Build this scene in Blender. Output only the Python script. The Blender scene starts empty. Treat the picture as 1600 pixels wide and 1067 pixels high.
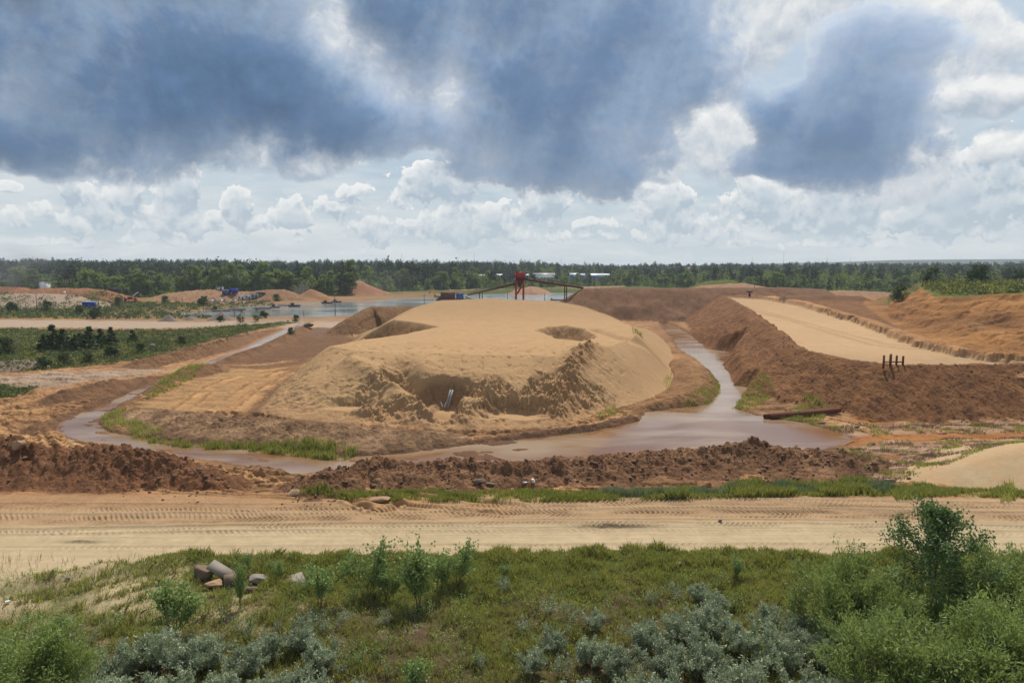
import bpy, math, random
import numpy as np
from mathutils import Vector, Matrix

# ------------------------------------------------------------------ camera, light, sky
S = bpy.context.scene
COL = S.collection
H, FPX, PITCH = 20.0, 1067.0, math.atan(115.5 / 1067.0)
cam_d = bpy.data.cameras.new("camera"); cam = bpy.data.objects.new("camera", cam_d); COL.objects.link(cam)
cam.location = (0, 0, H); cam.rotation_euler = (math.pi / 2 - PITCH, 0, 0)
cam_d.sensor_width = 36; cam_d.lens = 36 * FPX / 1600; cam_d.clip_start = 0.2; cam_d.clip_end = 30000
S.camera = cam
S.view_settings.view_transform = 'Standard'; S.view_settings.look = 'None'
S.view_settings.exposure = 0.0; S.view_settings.gamma = 1.0
SUN_AZ, SUN_EL = math.radians(14), math.radians(57)        # azimuth from +Y towards +X
sun_d = bpy.data.lights.new("sun", 'SUN'); sun = bpy.data.objects.new("sun", sun_d); COL.objects.link(sun)
sun_d.energy = 4.8; sun_d.angle = math.radians(0.6); sun_d.color = (1.0, 0.94, 0.84)
sdir = Vector((math.sin(SUN_AZ) * math.cos(SUN_EL), math.cos(SUN_AZ) * math.cos(SUN_EL), math.sin(SUN_EL)))
sun.rotation_euler = sdir.to_track_quat('Z', 'Y').to_euler(); sun.location = (0, 0, 60)

def ray(px, py):
    u, v = (px - 800) / FPX, (533.5 - py) / FPX
    c, s = math.cos(PITCH), math.sin(PITCH)
    return np.array([u, c + v * s, -s + v * c])
def W(px, py, z=0.0):                      # world point at height z seen at photo pixel
    d = ray(px, py); t = (H - z) / (-d[2]); return (d[0] * t, d[1] * t)
def WD(px, py, dist):                      # world point at ground distance (y) dist
    d = ray(px, py); t = dist / d[1]; return (d[0] * t, dist, H + d[2] * t)

class NT:
    """tiny node-graph writer"""
    def __init__(s, tree): s.t = tree; s.n = tree.nodes; s.l = tree.links
    def new(s, typ, **k):
        n = s.n.new(typ)
        for a, b in k.items(): setattr(n, a, b)
        return n
    def put(s, sock, v):
        if isinstance(v, bpy.types.NodeSocket): s.l.new(v, sock)
        else: sock.default_value = v
    def m(s, op, a, b=None, c=None, clamp=False):
        n = s.new('ShaderNodeMath', operation=op, use_clamp=clamp)
        for i, v in enumerate((a, b, c)):
            if v is not None: s.put(n.inputs[i], v)
        return n.outputs[0]
    def v(s, op, a, b=None, c=None):
        n = s.new('ShaderNodeVectorMath', operation=op)
        for i, x in enumerate((a, b, c)):
            if x is not None: s.put(n.inputs[i], x)
        return n.outputs['Value'] if op in ('DOT_PRODUCT', 'LENGTH', 'DISTANCE') else n.outputs[0]
    def noise(s, vec, scale, detail=4, rough=0.5, dist=0.0, dim='3D', lac=2.0):
        n = s.new('ShaderNodeTexNoise', noise_dimensions=dim)
        s.put(n.inputs['Vector'], vec); n.inputs['Scale'].default_value = scale
        n.inputs['Detail'].default_value = detail; n.inputs['Roughness'].default_value = rough
        n.inputs['Distortion'].default_value = dist; n.inputs['Lacunarity'].default_value = lac
        return n.outputs['Fac'], n.outputs['Color']
    def ramp(s, fac, stops, interp='LINEAR'):
        n = s.new('ShaderNodeValToRGB'); r = n.color_ramp; r.interpolation = interp
        while len(r.elements) < len(stops): r.elements.new(0.5)
        for e, (p, c) in zip(r.elements, stops):
            e.position = p; e.color = (c, c, c, 1) if isinstance(c, (int, float)) else (*c, 1)
        s.put(n.inputs[0], fac); return n.outputs[0]
    def mix(s, fac, a, b, mode='MIX'):
        n = s.new('ShaderNodeMix', data_type='RGBA', blend_type=mode)
        s.put(n.inputs[0], fac)
        for i, x in ((6, a), (7, b)):
            s.put(n.inputs[i], (*x, 1) if isinstance(x, tuple) and len(x) == 3 else x)
        return n.outputs[2]
    def mr(s, v, a, b, c=0.0, d=1.0, smooth=False):
        n = s.new('ShaderNodeMapRange', interpolation_type='SMOOTHSTEP' if smooth else 'LINEAR')
        s.put(n.inputs[0], v)
        for i, x in enumerate((a, b, c, d)): n.inputs[i + 1].default_value = x
        return n.outputs[0]

# ------------------------------------------------------------------ sky (directions only, fixed to the world)
world = bpy.data.worlds.new("World"); S.world = world; world.use_nodes = True
world.cycles.sampling_method = 'MANUAL'; world.cycles.sample_map_resolution = 256
g = NT(world.node_tree); g.n.clear()
def build_sky():
    K = 0.1
    out = g.new('ShaderNodeOutputWorld'); bg = g.new('ShaderNodeBackground'); bg.inputs[1].default_value = K
    g.l.new(bg.outputs[0], out.inputs[0])
    sky = g.new('ShaderNodeTexSky', sky_type='NISHITA'); sky.sun_disc = False
    sky.sun_elevation = SUN_EL; sky.sun_rotation = SUN_AZ; sky.altitude = 100; sky.dust_density = 2.0
    tc = g.new('ShaderNodeTexCoord'); sep = g.new('ShaderNodeSeparateXYZ'); g.l.new(tc.outputs['Generated'], sep.inputs[0])
    az = g.m('ARCTAN2', sep.outputs[0], sep.outputs[1]); el = g.m('ARCSINE', g.m('MAXIMUM', sep.outputs[2], -0.02))
    comb = g.new('ShaderNodeCombineXYZ'); g.l.new(az, comb.inputs[0]); g.l.new(el, comb.inputs[1])
    P = comb.outputs[0]
    def ae(px, py):
        d = ray(px, py); return math.atan2(d[0], d[1]), math.asin(d[2] / np.linalg.norm(d))
    def warp(P, sc, amt, det=5):
        _, c = g.noise(P, sc, det, 0.55)
        o = g.v('SUBTRACT', c, (0.5, 0.5, 0.5)); return g.v('MULTIPLY_ADD', o, (amt, amt * 0.7, 0.0), P)
    def blobs(P, lst, power=1.0):
        acc = None
        for (px, py, rx, ry, w) in lst:
            a, e = ae(px, py); sa, se = rx / FPX, ry / FPX
            a1 = ae(px + rx, py)[0] - a; sa = max(a1, 0.02)
            q = g.v('MULTIPLY_ADD', P, (1 / sa, 1 / se, 0.0), (-a / sa, -e / se, 0.0))
            b = g.m('MULTIPLY_ADD', g.v('DOT_PRODUCT', q, q), -w, w)
            acc = b if acc is None else g.m('SMOOTH_MAX', acc, b, 0.25)
        return acc
    C = lambda r, gg, b: (r / K, gg / K, b / K)
    # clear air: Nishita tinted by bright haze towards the horizon
    base = g.mix(g.mr(el, 0.0, 0.5, 0.9, 0.45), sky.outputs[0], C(0.50, 0.62, 0.73))
    base = g.mix(g.mr(el, 0.06, 0.30, 0.75, 0.0, True), base, C(0.42, 0.545, 0.65))
    base = g.mix(g.mr(el, -0.02, 0.17, 1.0, 0.0, True), base, C(0.59, 0.665, 0.69))
    # thin high veil and soft streaks
    st = g.v('MULTIPLY', P, (1.0, 3.0, 1.0))
    f, _ = g.noise(warp(st, 3, 0.3), 2.6, 6, 0.6)
    col = g.mix(g.mr(f, 0.48, 0.74, 0.0, 0.65), base, C(0.74, 0.77, 0.79))
    st2 = g.v('MULTIPLY', P, (1.0, 4.5, 1.0)); f2, _ = g.noise(warp(st2, 5, 0.2), 7.0, 7, 0.62)
    low = g.mr(el, 0.04, 0.24, 1.0, 0.15); col = g.mix(g.m('MULTIPLY', g.mr(f2, 0.42, 0.68, 0.0, 0.8), low), col, C(0.80, 0.82, 0.82))
    # layer 1: rows of small far cumulus
    small = [(250, 345, 300, 26, .75), (560, 320, 200, 22, .6), (1150, 350, 350, 26, .7), (700, 365, 320, 16, .7), (120, 375, 260, 10, .6), (1300, 380, 320, 10, .6), (930, 300, 90, 22, .7),(108, 303, 30, 36, 1.1), (155, 320, 46, 38, 1.1), (200, 303, 34, 42, 1.1), (280, 303, 46, 68, 1.3), (370, 322, 32, 46, 1.2),
             (465, 337, 62, 26, 1.2), (545, 300, 60, 16, .7), (522, 318, 12, 14, .8), (690, 283, 90, 42, 1.3), (600, 350, 60, 16, .7),
             (735, 345, 85, 40, .9), (852, 318, 50, 58, 1.2), (920, 348, 30, 12, .9), (1040, 325, 66, 56, 1.2), (1195, 318, 92, 56, 1.3),
             (1320, 315, 90, 62, 1.3), (1510, 300, 150, 76, 1.4), (1600, 250, 90, 60, 1), (8, 293, 30, 14, 1), (80, 336, 60, 16, .7),
             (1450, 340, 190, 34, 1.1), (600, 352, 80, 22, 1), (735, 348, 110, 44, 1.2), (1000, 365, 200, 16, .5), (300, 372, 240, 12, .45), (640, 380, 200, 10, .4),
             (1700, 300, 120, 80, 1), (-100, 300, 90, 40, 1)]
    def dens1(Pq):
        Pw = warp(Pq, 13, 0.035, 2)
        b = blobs(Pw, small)
        n = g.new('ShaderNodeTexVoronoi', feature='SMOOTH_F1', voronoi_dimensions='2D'); n.inputs['Scale'].default_value = 26
        n.inputs['Detail'].default_value = 3; n.inputs['Roughness'].default_value = 0.6; n.inputs['Smoothness'].default_value = 0.35
        g.l.new(Pw, n.inputs['Vector'])
        n2, _ = g.noise(Pq, 22, 6, 0.62)
        return g.m('ADD', g.m('MULTIPLY_ADD', n.outputs['Distance'], -0.9, g.m('ADD', b, 0.44)), g.m('MULTIPLY', g.m('SUBTRACT', n2, 0.5), 0.9))
    D1 = dens1(P); D1u = dens1(g.v('ADD', P, (-0.002, 0.011, 0.0)))
    lit = g.mr(g.m('SUBTRACT', D1, D1u), -0.32, 0.42, 0.0, 1.0)
    c1 = g.mix(lit, C(0.38, 0.475, 0.58), C(0.96, 0.95, 0.93))
    c1 = g.mix(g.mr(D1, 0.25, 1.2, 0.0, 0.75), c1, C(0.43, 0.53, 0.63))
    c1 = g.mix(g.mr(el, 0.02, 0.16, 0.6, 0.0), c1, C(0.60, 0.67, 0.70))       # sink into the horizon haze
    col = g.mix(g.mr(D1, 0.0, 0.16, 0.0, 0.95, True), col, c1)
    # layer 2: white brilliant mid clouds
    mid = [(1110, 215, 110, 70, .9), (660, 175, 70, 60, .7), (440, 243, 120, 34, 1.1), (60, 240, 180, 26, .9), (230, 225, 120, 20, .8), (1000, 250, 90, 40, .8), (1130, 60, 130, 90, .8),
           (1420, 30, 90, 60, .9), (1520, 150, 120, 34, 1.0), (1500, 60, 150, 60, .6), (1560, 230, 60, 30, .7), (560, 60, 110, 70, .6),
           (1190, 20, 180, 50, .8), (1420, 250, 90, 60, .9)]
    def dens2(Pq):
        Pw = warp(Pq, 7, 0.07, 3)
        b = blobs(Pw, mid)
        n2, _ = g.noise(Pw, 11, 8, 0.62)
        return g.m('MULTIPLY_ADD', g.m('SUBTRACT', n2, 0.5), 2.6, b)
    D2 = dens2(P); D2u = dens2(g.v('ADD', P, (0.0, 0.016, 0.0)))
    lit2 = g.mr(g.m('SUBTRACT', D2, D2u), -0.5, 0.5, 0.0, 1.0)
    c2 = g.mix(lit2, C(0.42, 0.49, 0.58), C(0.92, 0.92, 0.90))
    col = g.mix(g.mr(D2, -0.05, 0.45, 0.0, 0.9, True), col, c2)
    # layer 3: the big dark rain clouds
    big = [(250, 120, 470, 130, 1.15), (560, 195, 200, 58, 1.1), (20, 205, 260, 46, .9), (880, 140, 290, 155, 1.15), (760, 30, 450, 130, 1.0), (250, 175, 420, 50, .8), (880, 262, 230, 30, .8),
           (880, 240, 170, 40, .8), (1290, 190, 165, 100, 1.1), (1340, 130, 150, 90, .9), (1270, 258, 190, 24, .9), (1400, 100, 110, 60, .6), (1430, 190, 90, 60, .35), (1180, 245, 140, 30, .6), (100, -150, 600, 200, 1.0),
           (900, -200, 500, 150, 0.9), (1000, 262, 120, 22, .5)]
    holes = [(1120, 210, 60, 60, .6), (1085, 262, 40, 26, .5), (1195, 70, 50, 100, .8), (500, 30, 60, 60, .4), (560, 100, 100, 60, .4), (700, 160, 26, 60, .35)]
    def dens3(Pq):
        Pw = warp(Pq, 5, 0.085, 4)
        b = g.m('SUBTRACT', blobs(Pw, big), g.m('SMOOTH_MAX', blobs(warp(warp(Pq, 4, 0.16, 3), 14, 0.06, 4), holes), 0.0, 0.3))
        n2, _ = g.noise(Pw, 7.0, 10, 0.66)
        n5, _ = g.noise(Pw, 19, 6, 0.6)
        return g.m('MULTIPLY_ADD', g.m('SUBTRACT', n5, 0.5), 0.75, g.m('MULTIPLY_ADD', g.m('SUBTRACT', n2, 0.5), 2.6, b))
    D3 = dens3(P); D3u = dens3(g.v('ADD', P, (0.006, 0.020, 0.0)))
    n3, _ = g.noise(warp(P, 2.5, 0.25, 4), 3.2, 5, 0.5)
    n4, _ = g.noise(warp(g.v('MULTIPLY', P, (1.0, 1.8, 1.0)), 6, .08, 3), 9, 7, 0.55)
    dk = g.m('ADD', D3, g.m('MULTIPLY', g.m('SUBTRACT', n3, 0.5), 1.6))
    c3 = g.ramp(g.m('MULTIPLY', dk, 0.75, clamp=True),
                [(0.0, C(0.62, 0.67, 0.72)), (0.22, C(0.42, 0.49, 0.60)), (0.5, C(0.255, 0.34, 0.465)), (0.8, C(0.125, 0.20, 0.325)), (1.0, C(0.09, 0.16, 0.28))])
    shade3 = g.mr(g.m('SUBTRACT', D3, D3u), -0.55, 0.55, 0.72, 1.32)
    c3 = g.v('SCALE', c3); c3.node.inputs['Scale'].default_value = 1.0; g.l.new(g.m('MULTIPLY', shade3, g.mr(n4, 0.3, 0.7, 0.90, 1.12)), c3.node.inputs['Scale'])
    lefty = g.mr(az, -0.65, 0.5, 0.0, 1.0)
    c3 = g.mix(g.m('MULTIPLY', lefty, 0.30), c3, C(0.30, 0.42, 0.62))
    under = g.mr(g.m('ADD', el, g.m('MULTIPLY', g.m('SUBTRACT', n3, 0.5), 0.12)), 0.12, 0.24, 0.35, 0.0, True)
    c3 = g.mix(under, c3, C(0.15, 0.225, 0.33))
    edge = g.mr(D3, 0.0, 0.16, 1.0, 0.0)
    c3 = g.mix(g.m('MULTIPLY', edge, 0.45), c3, C(0.84, 0.86, 0.88))
    soft = g.mr(n3, 0.38, 0.62, 0.22, 0.85)
    a3 = g.m('DIVIDE', g.m('ADD', D3, 0.04), soft, clamp=True)
    col = g.mix(g.m('MULTIPLY', a3, g.m('SUBTRACT', 2.0, a3)), col, c3)
    g.l.new(col, bg.inputs[0])
build_sky()
# ------------------------------------------------------------------ numpy helpers
def perlin(x, y, seed=0):
    xi = np.floor(x).astype(np.int64); yi = np.floor(y).astype(np.int64)
    xf = (x - xi).astype(np.float32); yf = (y - yi).astype(np.float32)
    u = xf * xf * xf * (xf * (xf * 6 - 15) + 10); v = yf * yf * yf * (yf * (yf * 6 - 15) + 10)
    def gr(ix, iy, dx, dy):
        h = (ix * 374761393 + iy * 668265263 + seed * 974634777) & 0xffffffff
        h = ((h ^ (h >> 13)) * 1274126177) & 0xffffffff; h = h ^ (h >> 16)
        a = (h & 1023).astype(np.float32) * (2 * math.pi / 1024)
        return np.cos(a) * dx + np.sin(a) * dy
    a = gr(xi, yi, xf, yf); b = gr(xi + 1, yi, xf - 1, yf)
    c = gr(xi, yi + 1, xf, yf - 1); d = gr(xi + 1, yi + 1, xf - 1, yf - 1)
    return ((a + u * (b - a)) * (1 - v) + (c + u * (d - c)) * v) * 1.5
def fbm(x, y, o=4, seed=0, gain=0.5, kind=0):
    s = 0; a = 1.0; t = 0
    for i in range(o):
        n = perlin(x + i * 17.3, y - i * 9.1, seed + i)
        if kind == 1: n = 1 - 2 * np.abs(n)       # ridged
        if kind == 2: n = 2 * np.abs(n) - 0.5     # billow
        s = s + a * n; t += a; a *= gain; x = x * 2.03; y = y * 2.03
    return s / t
def sst(a, b, x):
    t = np.clip((x - a) / (b - a), 0, 1); return t * t * (3 - 2 * t)
def smax(a, b, k):
    h = np.clip(0.5 + 0.5 * (a - b) / k, 0, 1); return b + (a - b) * h + k * h * (1 - h)
def smin(a, b, k): return -smax(-a, -b, k)
def lerp(a, b, t): return a + (b - a) * t
def pl_dist(X, Y, pts, closed=False):
    """distance to a polyline, plus interpolated 3rd.. attributes of the nearest point"""
    P = np.array(pts, float); n = len(P); best = np.full(X.shape, 1e9); att = np.zeros(X.shape + (P.shape[1] - 2,)) if P.shape[1] > 2 else None
    for i in range(n if closed else n - 1):
        a, b = P[i], P[(i + 1) % n]; d = b[:2] - a[:2]; L = max(d @ d, 1e-9)
        t = np.clip(((X - a[0]) * d[0] + (Y - a[1]) * d[1]) / L, 0, 1)
        q = np.hypot(X - a[0] - t * d[0], Y - a[1] - t * d[1]); m = q < best
        best = np.where(m, q, best)
        if att is not None: att[m] = a[2:] + t[m][:, None] * (b[2:] - a[2:])
    return best, att
def inside(X, Y, pts):
    P = np.array(pts, float)[:, :2]; c = np.zeros(X.shape, bool); n = len(P)
    for i in range(n):
        x1, y1 = P[i]; x2, y2 = P[(i + 1) % n]
        if y1 == y2: continue
        m = ((y1 > Y) != (y2 > Y)) & (X < (x2 - x1) * (Y - y1) / (y2 - y1) + x1); c ^= m
    return c
def sdf(X, Y, pts):
    d, _ = pl_dist(X, Y, [p[:2] for p in pts], True); return np.where(inside(X, Y, pts), -d, d)
def local(X, Y, pts, pad):
    P = np.array(pts, float); return np.nonzero((X > P[:, 0].min() - pad) & (X < P[:, 0].max() + pad) & (Y > P[:, 1].min() - pad) & (Y < P[:, 1].max() + pad))[0]
def WP(lst):
    r = []
    for p in lst:
        z = p[2] if len(p) > 2 else 0.0
        x, y = W(p[0], p[1], z); r.append((x, y, z) + tuple(p[3:]))
    return r

ZW = -0.75          # water level of the stream and pond
ZL = -1.0          # lake level
STREAM = WP([(p[0], p[1], ZW) for p in [
    (262, 588), (230, 600), (180, 625), (130, 645), (95, 660), (90, 672), (110, 686), (160, 696), (220, 705), (300, 717), (400, 729), (470, 740), (540, 742),
    (620, 738), (720, 730), (800, 724), (900, 716), (1000, 710), (1100, 706), (1200, 706), (1260, 704), (1305, 698), (1328, 688), (1312, 676), (1285, 668), (1258, 661),
    (1215, 655), (1180, 648), (1150, 638), (1158, 620), (1166, 605), (1146, 602), (1140, 586), (1128, 570), (1142, 551), (1112, 546), (1092, 535),
    (1075, 521), (1052, 509), (1030, 503), (1038, 515), (1053, 530), (1060, 545), (1085, 560), (1110, 580), (1124, 597), (1125, 615), (1110, 632),
    (1060, 638), (1010, 645), (1000, 658), (960, 668), (900, 678), (800, 688), (740, 695), (640, 708), (590, 712), (540, 714), (500, 711), (400, 700),
    (300, 695), (220, 684), (168, 675), (151, 662), (166, 645), (210, 622), (262, 594)]])
DITCH = WP([(482, 504, -.5, 1.3), (455, 514, -.5, 1.2), (420, 530, -.5, 1.1), (390, 545, -.5, .9), (350, 558, -.5, .8), (322, 568, -.5, .8)])
RILL = WP([(1318, 692, -.62, .3), (1350, 688, -.62, .5), (1380, 682, -.62, .3), (1425, 684, -.62, .6), (1480, 680, -.62, .25), (1530, 682, -.62, .45), (1620, 677, -.62, .2), (1800, 672, -.62, .2)])
PUDDLE = WP([(1355, 655, -.62, 0.9), (1400, 654, -.62, 1.1), (1440, 657, -.62, .6)])
LAKE = WP([(p[0], p[1], ZL) for p in [
    (272, 491), (300, 488.5), (330, 486), (355, 481), (400, 478.5), (470, 474), (520, 471.5), (585, 470), (640, 466), (700, 463), (760, 459.5), (820, 458), (900, 457.5),
    (960, 459)]]) + [(75, 420, ZL), (62, 345, ZL), (30, 330, ZL), (10, 300, ZL), (-45, 288, ZL)] + WP([(p[0], p[1], ZL) for p in [
    (585, 492), (540, 494), (490, 497), (440, 496), (400, 497.5), (350, 497), (310, 496), (285, 496)]])
# --- heaps
TOP = WP([(516, 537, 7.6), (545, 541, 7.5), (600, 546, 7.3), (660, 549, 7.2), (740, 551, 7.2), (810, 551, 7.3), (865, 548, 7.5), (905, 541, 7.7), (950, 537, 7.5),
          (992, 527, 7.0), (985, 512, 7.6), (950, 496, 8.2), (905, 479, 9.1), (862, 469.5, 9.9), (760, 467, 10), (690, 470, 9.7), (650, 480, 9.2), (620, 499, 8.3), (585, 512, 8), (568, 527, 7.7)])
TOE = WP([(396, 640), (450, 650), (520, 657), (600, 663), (690, 668), (760, 668), (850, 664), (900, 656), (935, 642), (980, 630), (1020, 618), (1046, 602), (1054, 585),
          (1046, 570), (1052, 556), (1047, 541), (1036, 528), (1022, 518), (1000, 507)]) + [(48, 225, 0), (30, 238, 0), (-5, 243, 0), (-35, 236, 0)] + \
      WP([(560, 520), (548, 532), (520, 550), (470, 578), (430, 606)])
HOLLOW = [(-33, 120.5), (-26.3, 121.5), (-20, 128), (-14.6, 138), (-19, 146), (-25.6, 153), (-40, 158)]
CRATER = [(4.4, 131), (7, 138), (11.3, 141), (14.5, 134), (15.6, 124), (12, 118.5), (8, 119.5)]
CREST = WP([(1128, 462, 9.0), (1165, 483, 8.0), (1215, 520, 6.8), (1240, 543, 6.2), (1290, 556, 5.9), (1330, 563, 5.8), (1400, 571, 5.7), (1500, 571, 5.7), (1600, 569, 5.8), (1800, 560, 6.2)])
BASIN = CREST[:] + WP([(1800, 556, 6.2), (1600, 562, 5.8), (1530, 556, 5.8), (1440, 538, 6.0), (1345, 502, 6.8), (1250, 474, 8.2), (1200, 466, 8.7)])
EMB = CREST[:] + [(170, 130, 6), (170, 230, 7), (120, 240, 7)] + WP([(1260, 468, 8.6), (1180, 460.5, 9.0)])
HILL_LO = [(92, 170, 6.5), (76, 127, 6), (76, 106, 5.8), (110, 95, 5.8), (260, 100, 5), (330, 200, 4), (280, 380, 3), (170, 330, 3), (150, 285, 3), (112, 218, 4)]
HILL_HI = [(104, 165, 13), (112, 150, 14.5), (135, 148, 16), (250, 160, 19), (260, 300, 15), (190, 300, 13), (150, 250, 14.5), (122, 200, 14)]
RIDGES = {   # name: (polyline (x,y,top z), slope, lumpiness, roundness)
 'berm_left': (WP([(-260, 700, 2.24), (-60, 700, 2.24), (0, 693, 2.32), (80, 699, 2.16), (160, 696, 2.32), (230, 710, 1.92), (290, 726, 1.36), (345, 748, 0.40)]), 0.52, 0.55, 1.0),
 'berm_mid': (WP([(472, 748, 0.78), (500, 738, 1.56), (545, 729, 1.48), (575, 724, 1.56), (612, 719, 1.72), (650, 725, 1.40), (712, 718, 1.64), (800, 724, 1.17), (880, 719, 1.25), (960, 710, 1.33),
                  (1050, 702, 1.33), (1120, 699, 1.48), (1185, 689, 1.87), (1230, 700, 1.56), (1300, 703, 1.25), (1345, 708, 0.78), (1372, 718, 0.16)]), 0.5, 0.45, 1.0),
 'sand_right': (WP([(1500, 728, .75), (1545, 714, 1.4), (1600, 700, 2.0), (1700, 688, 2.6), (1850, 680, 3.2)]), 0.32, 0.03, 1.2),
 'heap_left': (WP([(556, 492, 5.2), (580, 479, 7.4), (612, 477, 7.9), (645, 477, 7.7), (700, 474, 7.8)]), 0.62, 0.25, 1.5),
 'heap_rear': ([(30, 276, 11.6), (62, 274, 11.8), (95, 285, 11.7), (118, 298, 11.4), (150, 330, 9.5)], 0.60, 0.18, 2.0),
 'heap_h2': ([(96, 238, 10.2), (108, 240, 10.6), (120, 236, 10.2)], 0.5, 0.15, 2.0),
 'heap_far_a': ([(100, 352, 11), (116, 345, 12.2), (135, 350, 9)], 0.30, 0.25, 3.0),
 'heap_far_b': ([(150, 330, 8.2), (166, 345, 8.6), (190, 350, 7.5)], 0.30, 0.25, 2.0),
 'heap_far_c': ([(9, 552, 3.6), (15, 553, 5.2), (19, 554, 4.4)], 0.42, 0.2, 2.0),
 'gravel_a': ([(-262, 345, 7.0), (-232, 348, 6.6), (-225, 350, 6.0)], 0.34, 0.05, 2.0),
 'gravel_b': ([(-300, 360, 7.0), (-288, 352, 5.5)], 0.36, 0.1, 2.0),
 'red_a': ([(-340, 440, 8), (-300, 420, 8), (-287, 400, 7.0), (-266, 392, 8.4), (-245, 395, 8.2), (-232, 392, 6.8)], 0.4, 0.35, 2.0),
 'red_b': ([(-222, 440, 3.5), (-200, 432, 5.8), (-185, 428, 6.5), (-174, 430, 5.4), (-160, 430, 5)], 0.35, 0.4, 2.0),
 'red_c': ([(-168, 430, 4.5), (-152, 428, 6.2), (-142, 424, 6.4)], 0.4, 0.3, 2.0),
 'red_d': ([(-127, 432, 6.4)], 0.55, 0.2, 1.0),
 'red_e': ([(-117, 520, 9), (-113, 505, 10.5), (-100, 500, 5)], 0.45, 0.3, 2.0),
 'bank_far': ([(-70, 560, 1.5), (-20, 590, 1.5), (60, 640, 2.0), (130, 680, 2.5)], 0.3, 0.2, 3.0),
 'isl_bank': (WP([(215, 640, .3), (300, 652, .8), (420, 662, .9), (560, 672, .7), (660, 678, .5)]), 0.25, 1.3, 2.0),
 'bank_r': (WP([(740, 690, .2), (840, 677, .6), (960, 660, .7), (1000, 650, .5)]), 0.3, 1.1, 1.0),
 'rim_r': (WP([(1020, 632, .4), (1080, 612, 1.0), (1098, 588, 1.3), (1080, 572, 1.0), (1062, 562, .6)]), 0.35, 0.3, 1.0),
 'lump_l1': (WP([(100, 610, 0.95), (200, 590, 1.25), (260, 578, 1.25), (330, 570, 0.95)]), 0.5, .85, 0.8),
 'lump_l2': (WP([(75, 655, 0.85), (130, 632, 1.15), (190, 606, 1.25), (240, 591, 1.15), (290, 577, 0.85)]), 0.6, .85, 0.6),
 'lump_l3': (WP([(230, 560, 1.05), (300, 545, 1.35), (370, 528, 1.55), (430, 512, 1.45), (470, 505, 1.15)]), 0.4, .85, 1.0),
 'lump_l4': (WP([(360, 552, 0.85), (420, 527, 1.15), (470, 508, 1.35)]), 0.35, .85, 1.0),
 'rubble_l': (WP([(-20, 566, 1.1), (30, 562, 1.3), (55, 565, .8)]), 0.45, 0.5, 0.6),
 'green_bump': ([(115, 400, 12), (125, 395, 13)], 0.4, 0.3, 2.0),
}
for _k in ('red_d',): RIDGES[_k] = (RIDGES[_k][0] + [(-126, 432, 6.2)], *RIDGES[_k][1:])
TRACKS = [WP(t) for t in (
  [(-60, 650), (0, 634), (90, 612), (170, 594), (240, 580), (300, 571), (400, 567), (520, 556)], [(-60, 665), (0, 648), (70, 632), (150, 607), (220, 590), (280, 576)],
  [(-60, 640), (20, 672), (80, 690), (200, 712), (330, 735), (440, 745), (520, 765)], [(-60, 655), (60, 684), (180, 706), (320, 730), (460, 748), (600, 790)],
  [(60, 640), (100, 690), (260, 720), (470, 752)], [(0, 700), (300, 760), (520, 772), (800, 795)],
  [(370, 640), (420, 600), (470, 575), (520, 558), (560, 530), (545, 505)], [(330, 640), (390, 600), (450, 574), (520, 560)], [(280, 636), (330, 600), (400, 578), (480, 567)],
  [(300, 655), (450, 662), (600, 672), (750, 677), (880, 668), (980, 645), (1060, 612), (1085, 590), (1075, 575), (1050, 566)],
  [(350, 659), (600, 676), (780, 681), (900, 672), (1000, 648), (1072, 618), (1092, 592)], [(240, 575), (330, 552), (400, 530), (470, 510), (520, 495)], [(330, 560), (420, 525), (500, 505)],
  [(1290, 650), (1400, 676), (1500, 672), (1620, 690)], [(1400, 650), (1480, 680), (1560, 700)])]
def road_yc(X): return 51.4 + 0.9 * np.sin(X / 22.0 + 0.6) * 0.8 - 0.004 * X   # centre of the haul road
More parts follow.
